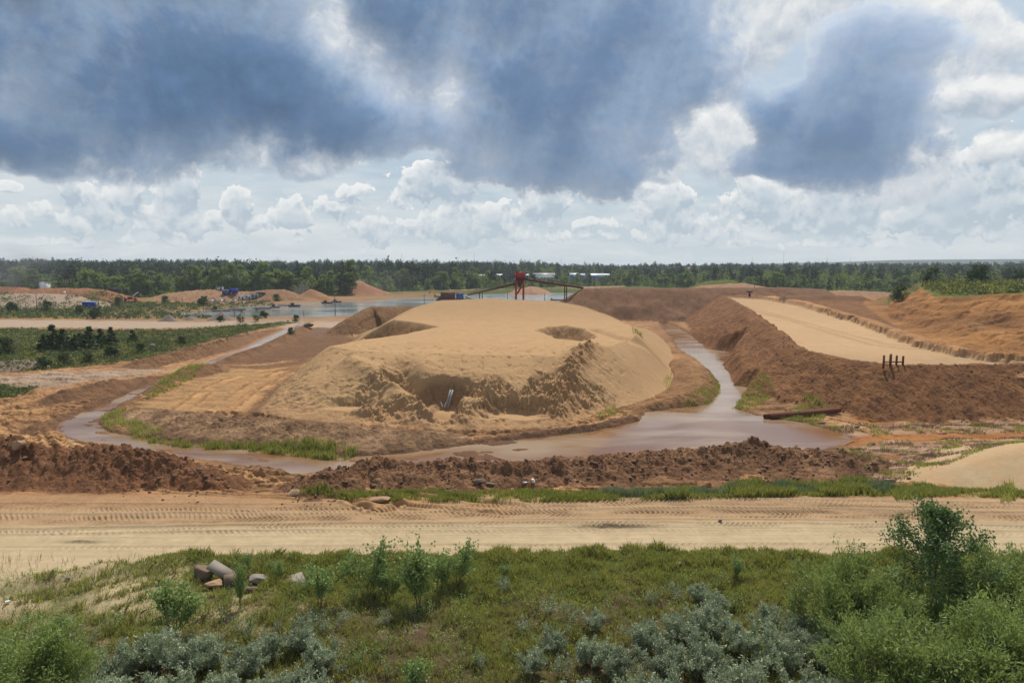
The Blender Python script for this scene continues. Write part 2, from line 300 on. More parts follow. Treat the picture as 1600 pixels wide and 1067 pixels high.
# --- colours (albedo, linear)
c_sand = np.array([.335, .228, .140]); c_sand_pale = np.array([.345, .278, .192]); c_sand2 = np.array([.30, .195, .11])
c_dirt = np.array([.140, .082, .052]); c_dark = np.array([.095, .057, .040]); c_red = np.array([.33, .17, .085]); c_pinkmud = np.array([.30, .205, .155])
c_grav = np.array([.26, .205, .16]); c_grass = np.array([.075, .085, .028]); c_dry = np.array([.15, .12, .06]); c_orange = np.array([.27, .115, .045]); c_soil = np.array([.20, .14, .10])
COLP = {k: WP(v) for k, v in dict(
    green1=[(-300, 512), (0, 514), (150, 516), (300, 514), (430, 505), (465, 503), (400, 516), (340, 528), (290, 542), (240, 556), (150, 568), (60, 577), (-300, 583)],
    green2=[(-300, 476), (0, 480), (100, 481), (140, 473), (230, 473), (330, 475), (420, 471), (430, 474), (290, 489), (340, 498), (200, 499), (0, 497), (-300, 495)],
    greyroad=[(-300, 499), (0, 500), (200, 501.5), (350, 501), (440, 498), (560, 498), (545, 512), (500, 528), (470, 520), (430, 508), (330, 512), (200, 513), (0, 511), (-300, 510)],
    pale_l=[(-300, 590), (0, 583), (120, 577), (300, 571), (300, 576), (180, 588), (100, 600), (40, 606), (-300, 620)],
    green3=[(-200, 596), (0, 598), (60, 601), (40, 610), (0, 620), (-200, 640)],
    brownl=[(300, 572), (380, 540), (470, 512), (540, 512), (562, 528), (520, 545), (500, 562), (455, 590), (425, 612), (415, 606), (440, 582), (420, 571)],
    ramp=[(330, 575), (400, 571), (520, 565), (470, 590), (420, 620), (396, 640), (330, 640), (215, 640), (200, 632), (270, 603)],
    isle=[(205, 640), (300, 640), (400, 645), (560, 665), (680, 680), (660, 700), (540, 712), (400, 698), (230, 680), (160, 660)],
    strip=[(455, 776), (560, 770), (700, 765), (900, 766), (1150, 756), (1350, 748), (1450, 756), (1600, 765), (1900, 768), (1900, 780), (1600, 779), (1350, 774), (1150, 778), (900, 783), (640, 785), (470, 778)],
    marsh=[(1130, 640), (1200, 640), (1300, 655), (1400, 660), (1600, 655), (1900, 650), (1900, 700), (1600, 705), (1480, 735), (1350, 745), (1300, 712), (1330, 700), (1320, 680)],
    meadow_r=[(1040, 446), (1240, 451), (1400, 455), (1500, 455), (1500, 470), (1400, 463), (1240, 457), (1040, 453)],
    pale_rr=[(1300, 460), (1345, 462), (1375, 471), (1390, 476), (1350, 474), (1310, 467)],
).items()}

def terrain(X, Y, want_col=True):
    X = np.asarray(X, float); Y = np.asarray(Y, float); N = X.shape[0]; R = np.hypot(X, Y); reg = np.zeros(N, np.int16)
    n9 = fbm(X / 14, Y / 14, 4, 3); n1 = fbm(X / 1.1, Y / 1.1, 4, 11); n3 = fbm(X / 3.5, Y / 3.5, 5, 21); clod = fbm(X / 1.7, Y / 1.7, 5, 31, .6, 2)
    n40 = fbm(X / 45, Y / 45, 3, 41)
    col = np.tile(c_dirt, (N, 1)).astype(float)
    t = np.clip(0.5 + 0.6 * n9 + .25 * n3, 0, 1)[:, None]; col = col * (1 - t) + t * np.array([.36, .215, .125])
    z = 0.18 * n9 + 0.07 * n3 + 0.05 * n1
    pit = sst(58, 61.5, Y) * sst(230, 200, Y) * sst(150, 120, np.abs(X))
    z -= 0.42 * pit
    far = sst(430, 560, R); z += far * (2.0 * n40 + 1.0) + 9 * sst(650, 1500, R) + 10 * sst(1500, 5000, R) * (0.6 + n40)
    fw = far[:, None]; col = col * (1 - fw) + fw * (c_grass * 0.9)
    def paint(name, c, soft=1.5, amt=1.0, nz=1.0):
        i = local(X, Y, COLP[name], soft * 3)
        if len(i) == 0: return
        d = sdf(X[i], Y[i], COLP[name]) + nz * (1.5 * n3[i] + n1[i]) * soft
        a = (np.clip(0.5 - d / soft, 0, 1) * amt)[:, None]; col[i] = col[i] * (1 - a) + a * c
    scf = fbm(X / 1.6 + n3, Y / .9, 5, 231, .6, 1) * np.clip(.45 + 1.4 * n9 + n3, 0, 1)
    dk = (np.clip(-.15 - .9 * scf - .5 * clod + .6 * n3, 0, 1) * .55)[:, None] * (pit > .1)[:, None]; dkc = np.array([.12, .075, .052])
    sp1 = fbm(X / 6 + Y / 20, Y / 2.4, 5, 181, .6); gs = (sst(-.02, .03, sp1) - .5) * .30 + (sst(.18, .22, sp1) - .5) * .22
    rm = local(X, Y, COLP['ramp'], 2); onr = np.zeros(N); onr[rm] = sst(1.5, -2, sdf(X[rm], Y[rm], COLP['ramp'])); gs = gs * (1 - .75 * onr)
    lumpy = 0.17 * clod * (1 - .6 * onr) + .12 * scf * (1 - .7 * onr) + gs * sst(150, 120, Y); furrow = 0.09 * np.sin((Y * 0.9 + X * 0.35) * 2.2 + 2 * n3) * sst(66, 72, Y) * sst(190, 150, Y)
    z += (lumpy * pit + furrow * pit * np.clip(n9 + .4, 0, 1))
    if want_col:
        paint('pale_l', c_grav * 1.1, 2, .85); paint('greyroad', c_grav * 1.12, 3, 1); paint('green1', c_grass * .7, 3, .95); paint('green2', c_grass * 1.1, 6, .8)
        paint('green3', c_grass, 2, 1); paint('ramp', c_sand2 * .98, 2, .85); paint('brownl', np.array([.125, .075, .05]), 3, .8); paint('isle', np.array([.225, .15, .095]), 2, .8)
        paint('marsh', c_pinkmud, 2, .9); paint('strip', c_dry * 1.3, 1.0, .8); paint('meadow_r', c_grass * 1.2, 5, .9); paint('pale_rr', c_grav * 1.5, 3, 1)
        i = local(X, Y, COLP['marsh'], 5)
        m = np.clip(1.8 * n3[i] + 1.2 * n9[i] + .1, 0, 1)[:, None] * inside(X[i], Y[i], COLP['marsh'])[:, None]
        col[i] = col[i] * (1 - .75 * m) + .75 * m * np.array([.19, .135, .06])
        m = np.clip(6 * (fbm(X[i] / 9, Y[i] / 2.0, 3, 77) - .28), 0, 1)[:, None] * inside(X[i], Y[i], COLP['marsh'])[:, None]
        col[i] = col[i] * (1 - .7 * m) + .7 * m * c_orange
    col = col * (1 - dk) + dk * dkc
    gl = (sst(.05, -.10, sp1) * .38 * (pit > .1))[:, None]; col = col * (1 - gl) + gl * np.array([.155, .088, .055])
    # forest floor and open far ground: bare earth around the lake
    dl = sdf(X, Y, LAKE)
    b = (sst(60, 25, dl + 14 * n9 + 8) * (Y > 250) * (1 - .5 * sst(430, 520, R)))[:, None]
    g2 = np.clip(.25 + 1.6 * n9 + 1.2 * n3, 0, 1)[:, None]
    bare = np.array([.235, .15, .10]) * (1 - .55 * g2) + .55 * g2 * c_dry
    leftbank = ((Y > 330) & (X < -60))[:, None]
    col = np.where(leftbank | (b > .5), col * (1 - b * .85) + b * .85 * bare, col)
    z = z - 0.0
    # lake carve
    z = np.where(dl < 14, smin(z, ZL - .5 + (dl - 1.0) * .28 + .25 * n3, .8), z); z = np.where(dl < -8, np.minimum(z, -3.5), z)
    # grass verge and slope up to the viewpoint
    ed = 45.7 + .5 * np.sin(X / 7) + .8 * n3 + 1.6 * sst(-14, -34, X) * 0 - 5.5 * sst(-21, -36, X)
    vg = sst(.35, -.5, Y - ed) * (R < 75) * (Y < 60)
    z = z + .25 * vg * (0.5 + n3) + .35 * np.exp(-((Y - ed + 1.2) / 1.2) ** 2) * (R < 75)
    brown = np.clip(.45 + 1.3 * n9 + .8 * n3 - sst(38.5, 43, Y + .06 * np.abs(X - 6)) * 1.1, 0, 1)[:, None]
    gcol = c_grass * 1.25 * (1 - brown) + brown * np.array([.105, .072, .050])
    thin = (sst(-15, -30, X + (Y - 44) * 1.6) * np.clip(.75 + n3, 0, 1) * sst(33, 39, Y + X * .0))[:, None]
    gcol = gcol * (1 - thin) + thin * c_sand_pale * .9
    gp = sst(.36, .52, fbm(X / 2.3, Y / 2.3, 3, 91))[:, None] * .7; gcol = gcol * (1 - gp) + gp * c_sand_pale * .75
    col = col * (1 - vg[:, None]) + vg[:, None] * gcol
    back = (Y < 20); col[back] = c_grass
    z = smax(z, 17.7 - .76 * R, 1.6)
    # haul road
    yc = road_yc(X); tt = Y - yc; hw_lo, hw_hi = 6.4, 6.2 + 0 * X
    lo_e = np.where(X < -18, ed, ed)
    onroad = sst(-.3, .5, Y - lo_e + .3 * n1) * sst(1.0, -.6, tt - 6.0 - .8 * sst(-18, -30, X) * 2 + .6 * n3) * (R < 260)
    zr = .03 * n3 + .02 * n1
    bands = [(4.3, .9), (2.0, 1.15), (-.45, .45), (-1.7, .4), (-4.0, .3)]
    tread = np.zeros(N); rut = np.zeros(N); i = np.nonzero((onroad > .02) & (np.abs(X) < 60))[0]
    xi, ti = X[i], tt[i]; ni = n3[i]
    for k, (tc, hw) in enumerate(bands):
        off = ti - tc - .35 * np.sin(xi / (9 + 3 * k) + k) - .12 * ni
        pr = np.exp(-(off / hw) ** 4); amp = (.08, .09, .065, .035, .03)[k] * np.clip(.65 + 2.2 * fbm(xi / 5, ti * .9, 3, 60 + k), 0.0, 1.5)
        ph = xi / (.42 if k < 3 else .5) + .9 * fbm(xi / 4, ti / 2, 2, 64 + k) + np.abs(off) * (1.5 if k % 2 else -1.5)
        tread[i] += pr * amp * np.tanh(1.8 * np.sin(2 * math.pi * ph)); rut[i] -= pr * (.07 if k < 2 else .035) - .09 * np.exp(-((np.abs(off) - hw * 1.25) / .16) ** 2) * (.8 if k < 3 else .35)
    churn = np.exp(-((X - 8) / 3.6) ** 2 - ((tt + .7) / .5) ** 2) + .7 * np.exp(-((X + 31.5) / 1.6) ** 2 - ((Y - 48.2) / .35) ** 2)
    zr = zr + tread + rut + churn * .28 * clod + .01 * fbm(X / 8, Y * 1.3, 4, 55)
    z = z * (1 - onroad) + zr * onroad
    lane = sst(-.6, .9, tt + .5 * n3)[:, None]
    streak = fbm(X / 12, Y * 1.7, 5, 57)[:, None]
    rc = c_sand_pale * (1.0 + .16 * streak + .05 * n1[:, None]) ; rc = rc * (1 - lane * .85) + lane * .85 * (np.array([.29, .205, .135]) * (1 + .25 * streak))
    redl = (sst(3.0, 6.5, tt + n3) * sst(-8, -20, X))[:, None]; rc = rc * (1 - redl * .6) + redl * .6 * np.array([.26, .15, .09])
    ln_ = sst(.25, .6, fbm(X / 16, Y * 3.2, 4, 59))[:, None] * .35; rc = rc * (1 - ln_) + ln_ * np.array([.22, .15, .095]); td = (np.clip(-rut * 9, 0, 1) * .40)[:, None]; rc = rc * (1 - td) + td * np.array([.25, .16, .10])
    rc = rc * (1 - .68 * np.clip(churn, 0, 1)[:, None])
    col = col * (1 - onroad[:, None]) + onroad[:, None] * rc; reg[(onroad > .5)] = 1
    for k, ln in enumerate(TRACKS):
        i = local(X, Y, ln, 4); d, _ = pl_dist(X[i], Y[i], ln); d = d + .25 * n3[i]; am = np.clip(.7 + 1.6 * fbm(X[i] / 7, Y[i] / 7, 2, 140 + k), 0, 1.2)
        r = np.exp(-((d - 1.15) / .30) ** 2); e = np.exp(-((d - 1.75) / .22) ** 2) + .8 * np.exp(-((d - .6) / .25) ** 2)
        z[i] += am * (-.27 * r + .20 * e) + am * .03 * np.sin((X[i] + Y[i] * .5) * 12) * r
        q = np.clip(np.exp(-(d / 2.0) ** 2) * .7 * am, 0, .85)[:, None]; col[i] = col[i] * (1 - q) + q * np.array([.36, .225, .13]); q = (r * am * .55)[:, None]; col[i] = col[i] * (1 - q) + q * c_dirt
    def ridge(name, rid, c, c2=None, cl=1.0):
        pts, sl, lump, rnd = RIDGES[name]; mz = max(p[2] for p in pts); i = local(X, Y, pts, mz / sl + 8)
        if len(i) == 0: return
        d, a = pl_dist(X[i], Y[i], pts); zt = a[:, 0]
        dd = np.sqrt(d * d + rnd * rnd) - rnd
        h = zt - dd * sl * (1 + .35 * n9[i]) + lump * (clod[i] * 1.1 + .5 * n3[i]) * np.clip(zt / 1.5, .3, 1.3) * sst(mz / sl + 3, mz / sl - 3, d)
        if 'berm' in name: h = h + .85 * fbm(X[i] / 3.0, Y[i] / 2.6, 3, 171, .5, 2) * sst(mz / sl + 1, mz / sl - 3, d) - .15
        zz = smax(z[i], h, .25 if lump > .2 else .12); on = h > z[i] + .02; z[i] = zz
        tt_ = np.clip(.5 + .7 * n3[i] + .4 * clod[i], 0, 1)[:, None]; cc = c if c2 is None else c * (1 - tt_) + tt_ * c2
        f = np.clip((h - (zz - .0)) / .3 + 1, 0, 1)[:, None] * on[:, None]; col[i] = col[i] * (1 - f * cl) + f * cl * cc
        if rid: reg[i[on & (d < mz / sl * 1.15)]] = rid
    # rear and far heaps first
    D2 = np.array([.20, .118, .076])
    ridge('heap_rear', 6, np.array([.135, .078, .052]), np.array([.185, .112, .073])); ridge('heap_left', 7, np.array([.22, .135, .08]), np.array([.13, .078, .05]))
    ridge('heap_h2', 12, D2, c_dirt)
    for k, c, c2 in (('heap_far_a', D2 * 1.1, np.array([.28, .185, .135])), ('heap_far_b', np.array([.29, .19, .135]), D2), ('heap_far_c', np.array([.30, .20, .145]), D2 * 1.2),
                     ('gravel_a', c_grav * .95, c_grav * 1.1), ('gravel_b', c_grav * .85, D2), ('red_a', np.array([.26, .145, .088]), np.array([.17, .09, .06])),
                     ('red_b', np.array([.30, .195, .125]), np.array([.17, .10, .066])), ('red_c', np.array([.26, .165, .108]), D2 * .8), ('red_d', np.array([.29, .17, .10]), D2),
                     ('red_e', np.array([.30, .16, .11]), D2), ('bank_far', np.array([.28, .19, .14]), D2), ('green_bump', c_grass, c_grass * 1.3)):
        ridge(k, {'gravel_a': 13, 'gravel_b': 14, 'red_a': 15, 'red_b': 16, 'red_c': 16, 'red_d': 17, 'red_e': 18, 'heap_far_a': 19, 'heap_far_b': 20, 'heap_far_c': 21}.get(k, 0), c, c2)
    for k in ('lump_l1', 'lump_l2', 'lump_l3', 'lump_l4'): ridge(k, 0, np.array([.235, .14, .085]), c_dark, .9)
    ridge('rubble_l', 0, np.array([.16, .13, .12]), c_grav, 1)
    ridge('isl_bank', 0, np.array([.31, .21, .135]), np.array([.115, .07, .047])); ridge('bank_r', 0, c_dirt, c_dark * 1.4); ridge('rim_r', 0, np.array([.30, .18, .10]), c_dirt)
    # stream, ditch, rills
    i = local(X, Y, STREAM, 14); d = sdf(X[i], Y[i], STREAM) + .7 * n3[i] + .35 * n1[i]
    bar = np.clip(fbm(X[i] / 6 + Y[i] / 9, Y[i] / 3.2, 4, 251) - .02, 0, 1) * sst(15, -5, X[i]) * 1.6
    bank = ZW + np.where(d < 0, np.maximum(-.5, d * .35) * .6 + np.minimum(bar, .42), 0) + np.where(d > 0, (d + .15 * n1[i]) * .7, 0) + .06 * n1[i]
    right = (X[i] > 33) & (Y[i] < 108); bank = np.where(right & (d > 0), ZW + .12 + d * .06 + .05 * n1[i], bank)
    lowg = (z[i] < 2.2) & (reg[i] != 6); z[i] = np.where(lowg, smin(z[i], bank, .25), z[i])
    wet = np.clip(1 - (d - .3 - .5 * n3[i]) / 1.3, 0, 1)[:, None] * ((d > -3) & lowg)[:, None]; col[i] = col[i] * (1 - .45 * wet) + .45 * wet * (c_dark * 1.25)
    for ln, lv in ((DITCH, -.5), (RILL, -.62), (PUDDLE, -.62)):
        i = local(X, Y, ln, 6); d, a = pl_dist(X[i], Y[i], ln); w = a[:, 1]
        z[i] = smin(z[i], lv - .2 + np.maximum(0, d - w) * (.5 if ln is DITCH else .18) + .06 * n1[i], .15)
        m = np.clip(1.5 - (d - w) / 1.0, 0, 1)[:, None] * .7; col[i] = col[i] * (1 - m) + m * (c_pinkmud if ln is DITCH else c_orange)
    # rear heap: paler washed foot
    # right-hand embankment with the settling basin
    i = local(X, Y, EMB, 22); d = sdf(X[i], Y[i], EMB); _, a = pl_dist(X[i], Y[i], CREST); zc = a[:, 0]
    gull = fbm(X[i] / 1.6 + Y[i] / 9, Y[i] / 4.5 - X[i] / 8, 4, 71, .55, 1)
    slope = np.clip(d, 0, 40)
    h = zc - slope * .56 - .55 * np.clip(slope / 3, 0, 1) * gull + .22 * clod[i] * np.clip(d + 4, 0, 4) / 4 + .3 * n3[i] * np.clip(slope / 2, 0, 1)
    on = (h > z[i] + .03) & (d < 18)
    face = np.clip(.45 + .55 * gull + .5 * n3[i] - .25 * sst(30, 50, X[i]), 0, 1)[:, None]
    cf = np.array([.105, .054, .033]) * (1 - face) + face * np.array([.24, .132, .075])
    warm = (sst(60, 25, X[i]) * .4)[:, None]; cf = cf * (1 - warm) + warm * np.array([.215, .122, .072])
    f = np.clip((h - z[i]) / .3, 0, 1)[:, None] * (d < 18)[:, None]; col[i] = col[i] * (1 - f) + f * cf; z[i] = np.where(d < 18, smax(z[i], h, .2), z[i]); reg[i[on]] = 5
    # hill behind on the right
    i = local(X, Y, HILL_LO, 6); dlo = sdf(X[i], Y[i], HILL_LO); dhi = sdf(X[i], Y[i], HILL_HI); _, al = pl_dist(X[i], Y[i], HILL_LO, True); _, ah = pl_dist(X[i], Y[i], HILL_HI, True)
    t = np.clip(np.maximum(dhi, 0) / (np.maximum(dhi, 0) + np.maximum(-dlo, 0) + 1e-6), 0, 1)
    tw = t + .10 * n9[i] + .05 * n3[i]; st = tw * 4.5; ter = (np.floor(st) + sst(.55, .95, st - np.floor(st))) / 4.5
    h = al[:, 0] + (ah[:, 0] - al[:, 0]) * (1 - np.clip(lerp(t, ter, .65), 0, 1)) + .5 * n3[i] * (1 - np.abs(1 - 2 * t)) + .45 * fbm(X[i] / 3.2, Y[i] / 3.2, 5, 83, .6, 1) * np.clip(t * 4, 0, 1) + .5 * (sst(-.06, .06, fbm(X[i] / 13, Y[i] / 9, 4, 84)) - .5) * np.clip(t * 5, 0, 1) * np.clip(4 - 4 * t, 0, 1)
    ins = dlo < 0; z[i] = np.where(ins, np.maximum(z[i], h), z[i])
    hc = np.clip(.5 + .9 * n9[i] + .5 * n3[i], 0, 1)[:, None]; hcol = np.array([.31, .17, .085]) * (1 - hc) + hc * np.array([.165, .088, .05])
    sandy = (sst(.2, .5, n40[i] + n9[i] * .7))[:, None]; hcol = hcol * (1 - sandy * .7) + sandy * .7 * c_sand
    gt = (sst(.16, .04, t + .10 * n3[i] + .06 * n1[i]) * sst(-.4, .1, 16.9 - .012 * X[i] - .0 + n9[i] * 0))[:, None]; hcol = hcol * (1 - gt) + gt * c_grass * 1.2
    side = (sst(0, 14, Y[i] - 205 + 6 * n9[i]) * sst(.9, .5, t))[:, None]; hcol = hcol * (1 - side * .85) + side * .85 * c_grass
    col[i] = np.where(ins[:, None], hcol, col[i]); reg[i[ins]] = 8
    # dozer-ribbed shoulder between basin and hill
    sh = WP([(1205, 464, 9.2), (1250, 472, 8.9), (1345, 500, 7.6), (1440, 535, 6.7), (1530, 553, 6.4), (1600, 558, 6.3), (1800, 552, 6.6)]); i = local(X, Y, sh, 10)
    d, a = pl_dist(X[i], Y[i], sh); rib = np.tanh(2 * np.sin((X[i] * .25 + Y[i] * 1.0) * (2 * math.pi / 2.1) + 1.4 * n3[i]))
    h = a[:, 0] - np.maximum(d - 2.2, 0) * .3 + (.20 * rib * sst(6, 3, d)) + .25 * n3[i]
    on = (h > z[i]) & (d < 9); z[i] = np.where(d < 9, smax(z[i], h, .2), z[i]); fc = np.clip(.5 + .9 * n3[i] + .15 * rib, 0, 1)[:, None]
    col[i] = np.where(on[:, None], np.array([.22, .125, .075]) * (1 - fc) + fc * np.array([.36, .22, .13]), col[i]); reg[i[on]] = 5
    # basin floor
    i = local(X, Y, BASIN, 2); d = sdf(X[i], Y[i], BASIN) + 1.7 * n3[i] + .8 * n1[i]
    zb = 5.15 + (Y[i] - 103) * .0195 + .05 * n9[i] + .015 * n3[i]
    for k, (pp) in enumerate(([(1160, 470), (1250, 500), (1320, 520), (1385, 537), (1430, 542), (1490, 546)], [(1150, 471), (1230, 497), (1300, 520), (1365, 539), (1420, 545), (1480, 548)])):
        dt, _ = pl_dist(X[i], Y[i], [W(p[0], p[1], 5.3 + .02 * max(0, (W(p[0], p[1], 6)[1] - 103))) for p in pp])
        zb -= .24 * np.exp(-(dt / .35) ** 2) - .14 * np.exp(-((dt - .75) / .25) ** 2)
    ins = d < -1.3; k = sst(-1.0, -1.9, d); z[i] = z[i] * (1 - k) + k * np.minimum(zb, z[i] + 9)
    nb = (.5 + .8 * n9[i] + .3 * fbm(X[i] / 2, Y[i] / 10, 3, 19))[:, None]; bc = np.array([.335, .235, .150]) * (1 + .12 * nb); dmp = sst(130, 100, Y[i])[:, None] * .18; bc = bc * (1 - dmp)
    farm = sst(150, 260, Y[i])[:, None] * .12; bc = bc * (1 - farm)
    col[i] = col[i] * (1 - k[:, None]) + k[:, None] * bc; reg[i[k > .5]] = 9
    # the great sand mound
    i = local(X, Y, TOE, 3); x, y = X[i], Y[i]; dt = sdf(x, y, TOP); db = sdf(x, y, TOE) + .6 * n3[i] * sst(100, 90, y)
    zt = 7.45 + np.clip((y - 108) / 109, 0, 1.05) * 2.6 + .22 * n9[i] + .25 * sst(-20, -30, x) * sst(120, 108, y)
    t = np.clip(np.maximum(dt, 0) / (np.maximum(dt, 0) + np.maximum(-db, 0) + 1e-6), 0, 1)
    front = sst(122, 106, y) * sst(19, 10, x); rough = front 
    prof = lerp(1 - sst(0, 1, t) * .3 - t * .7, 1 - (t ** 1.12) * .92 - .08 * sst(0, 1, t), front)
    h = -.35 + (zt + .35) * prof
    h += -.5 * sst(-26, 0, dt) * (1 - front) * (t <= 0) * .4
    h -= .55 * sst(-15, 3, dt) * (1 - t) * (1 - sst(112, 150, y))
    # erosion detail on the broken face: benches, gullies, slump scars
    wx, wy = x + 2.5 * n9[i] + .8 * n3[i], y + 1.6 * n3[i]
    rd = fbm(wx / 5.5 + wy / 9, wy / 6 - wx / 12, 5, 101, .5, 1); sc = fbm(wx / 3.0 + 9 + wy * .15, wy / .75 - wx * .12, 5, 111, .55); stk = fbm(x / .8 + y * .25, y / 4.5, 4, 113, .6, 1); stp = h + .9 * rd + .6 * n3[i]
    ef = front * sst(1.02, .82, t) * sst(.16, .50, t + .22 * n9[i] + .10 * n3[i])
    bench = np.floor(stp / 1.1) * 1.1 + 1.1 * sst(.80, 1.0, stp / 1.1 - np.floor(stp / 1.1))
    patch = sst(-.22, .18, fbm(x / 6.5, y / 5.5, 3, 117) + .25 * sst(.35, .7, t)); ef = ef * (.12 + .88 * patch)
    e2 = ef * np.clip(.75 + 1.5 * n9[i], .15, 1) * (.10 + .90 * sst(-25.5, -19, x + 3 * n3[i]))
    s1 = fbm(x / 4.2 + .3 * y / 4, y / 2.6, 5, 151, .55); s2 = fbm(x / 1.9, y / 1.0, 4, 161, .55)
    scarp = (sst(-.015, .02, s1) - .5) * .62 + (sst(.20, .23, s1) - .5) * .45 + (sst(-.25, -.22, s1) - .5) * .45; scarp2 = (sst(-.02, .03, s2) - .5) * .26 + (sst(.22, .26, s2) - .5) * .2
    h = h + e2 * (scarp + scarp2) + ef * .3 * scarp2
    e2 = e2 * (1 - .4 * sst(-3, 3, x)); h = h + e2 * .50 * ((bench - stp) * .55 + .38 * rd + .34 * sc + .22 * stk + .12 * n1[i]) + ef * .16 * np.clip(sc * 2.5 - .5, -1, 1)
    prints = np.clip(fbm(x / 1.0, y / 1.6, 3, 121) - .12, 0, 1) * sst(-16, -2, dt) * sst(120, 112, y) * sst(26, 15, x); h -= .55 * prints
    # pit and scalloped hollows
    h0_ = h.copy()
    def bowl(cx, cy, rx, ry, depth_to, wall, nz, rot=0.0):
        c_, s_ = math.cos(rot), math.sin(rot); ax = (x - cx) * c_ + (y - cy) * s_; ay = -(x - cx) * s_ + (y - cy) * c_
        q = (1 - np.hypot(ax / rx, ay / ry)) * min(rx, ry) + nz * (1.2 * n3[i] + .5 * n1[i] + .8 * sc)
        return depth_to + np.maximum(0, 3.2 * wall - q * wall * 1.0) if False else h - np.clip(q * wall, 0, np.maximum(h - depth_to, 0))
    h = bowl(-9.5, 93.4, 4.6, 3.3, .9, 1.5, .8); h = bowl(-9.0, 90.5, 2.6, 4.6, .15, 1.1, .5); h = bowl(-0.4, 88.9, 5.6, 3.0, .45, 1.0, .35)
    h = bowl(-16.0, 96.5, 4.6, 1.8, 2.2, .9, .4, -.75); h = h; h = bowl(-22, 92.5, 5.5, 2.2, .8, .7, .4, .2)
    hb = h0_ - h; h = h
    # ridge knob in pit
    h += 1.1 * np.exp(-((x + 13) / 2.2) ** 2 - ((y - 98) / 3) ** 2)
    q = -sdf(x, y, HOLLOW) + .5 * n3[i]; h -= np.clip(q * 1.25, 0, 4.6) * (q > 0)
    q = -sdf(x, y, CRATER) + .9 * n3[i] + .4 * n1[i]; h -= np.clip(q * 1.1, 0, 2.3) * (q > 0)
    inc = (np.clip(q, 0, 1))[:, None]
    # smooth fan on the right with its rough spine
    def rl_(pts, wdt, amp): d_, _ = pl_dist(x, y, [W(*q) for q in pts]); return amp * np.exp(-(d_ / wdt) ** 2)
    h += rl_([(545, 556, 6.6), (590, 574, 5.6), (630, 604, 3.9), (672, 640, 1.6)], 1.5, 1.15) * (.8 + .5 * n3[i] + .3 * scarp2) - rl_([(625, 575, 5.2), (660, 610, 3.5), (684, 636, 1.6)], 1.6, 1.0)
    h += rl_([(765, 592, 5), (745, 622, 3), (722, 655, .6)], 1.0, .9) - rl_([(868, 560, 5.8), (845, 600, 3.8), (826, 636, 1.6)], 1.7, .25) 
    sp, _ = pl_dist(x, y, [W(925, 536, 7.6), W(895, 570, 5.5), W(875, 605, 3.5), W(862, 640, 1.2)])
    h += (1.15 * np.exp(-(sp / 1.5) ** 2)) * (.7 + clod[i] * .9 + .7 * n1[i]) * sst(1.0, .8, t)
    terr, _ = pl_dist(x, y, [W(930, 515, 7.9), W(975, 540, 6), W(1010, 556, 3.5), W(1040, 566, 1.5)]); h -= .7 * np.exp(-(terr / 1.1) ** 2)
    h -= 0.9 * sst(3.5, 0, np.abs(terr - 4)) * 0
    lft = sst(-30, -35, x) * sst(150, 100, y)
    ins = db < 0; on = ins & (h > z[i] - .3); z[i] = np.where(ins, np.where(h > z[i], h, np.maximum(h, z[i] - .4)), z[i])
    sm = np.clip(.5 + .6 * n9[i] + .25 * fbm(x / 9, y / 2.2, 3, 131), 0, 1)[:, None]
    mc = c_sand * (1 - sm * .28) + sm * .28 * c_sand2; back_ = sst(125, 190, y)[:, None]; mc = mc * (1 - back_ * .16)
    ledge_dk = (e2 * np.clip(.05 - .7 * rd + .9 * n3[i] - 1.6 * sc + .9 * (bench - stp), 0, 1) * .8)[:, None]; mc = mc * (1 - ledge_dk) + ledge_dk * np.array([.29, .175, .10])  # broken face gets a darker brown where the ledge noise dips
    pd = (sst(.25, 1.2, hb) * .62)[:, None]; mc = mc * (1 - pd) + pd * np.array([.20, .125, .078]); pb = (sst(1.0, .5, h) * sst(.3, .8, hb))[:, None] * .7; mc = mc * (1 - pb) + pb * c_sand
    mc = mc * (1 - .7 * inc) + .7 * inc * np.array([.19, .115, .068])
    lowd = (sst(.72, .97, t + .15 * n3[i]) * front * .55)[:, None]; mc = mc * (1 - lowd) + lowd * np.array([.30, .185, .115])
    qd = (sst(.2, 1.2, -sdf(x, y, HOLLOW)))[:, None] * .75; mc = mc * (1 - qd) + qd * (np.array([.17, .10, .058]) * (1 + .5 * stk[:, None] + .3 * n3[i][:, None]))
    spn = np.exp(-(sp / 2.0) ** 2)[:, None] * .5; mc = mc * (1 - spn) + spn * np.array([.27, .165, .10])
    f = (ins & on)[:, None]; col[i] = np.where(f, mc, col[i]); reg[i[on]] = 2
    i = local(X, Y, STREAM, 5); d = sdf(X[i], Y[i], STREAM) + .5 * n3[i] + .2 * n1[i]; nearw = (d < 5) & (reg[i] != 2) & (reg[i] != 6)
    cut = ZW - .1 + np.maximum(d, -.35) * .95 + (np.maximum(d, 0) / 3) ** 2 * 2 + np.maximum(0, Y[i] - 222) * .7; chg = nearw & (cut < z[i]) & (d > -1.2); z[i] = np.where(chg & (d > 0), np.minimum(z[i], cut), np.where(nearw & (d <= 0), np.minimum(z[i], np.maximum(ZW + .05 + np.where(X[i] < 5, 0, -9), cut)), z[i]))
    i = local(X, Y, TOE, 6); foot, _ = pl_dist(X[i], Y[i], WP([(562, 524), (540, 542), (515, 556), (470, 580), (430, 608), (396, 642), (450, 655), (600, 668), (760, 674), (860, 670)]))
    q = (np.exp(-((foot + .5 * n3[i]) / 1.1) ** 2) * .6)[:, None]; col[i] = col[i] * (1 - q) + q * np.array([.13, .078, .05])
    # clear, then foreground berms last
    BRK = np.array([.25, .135, .082])
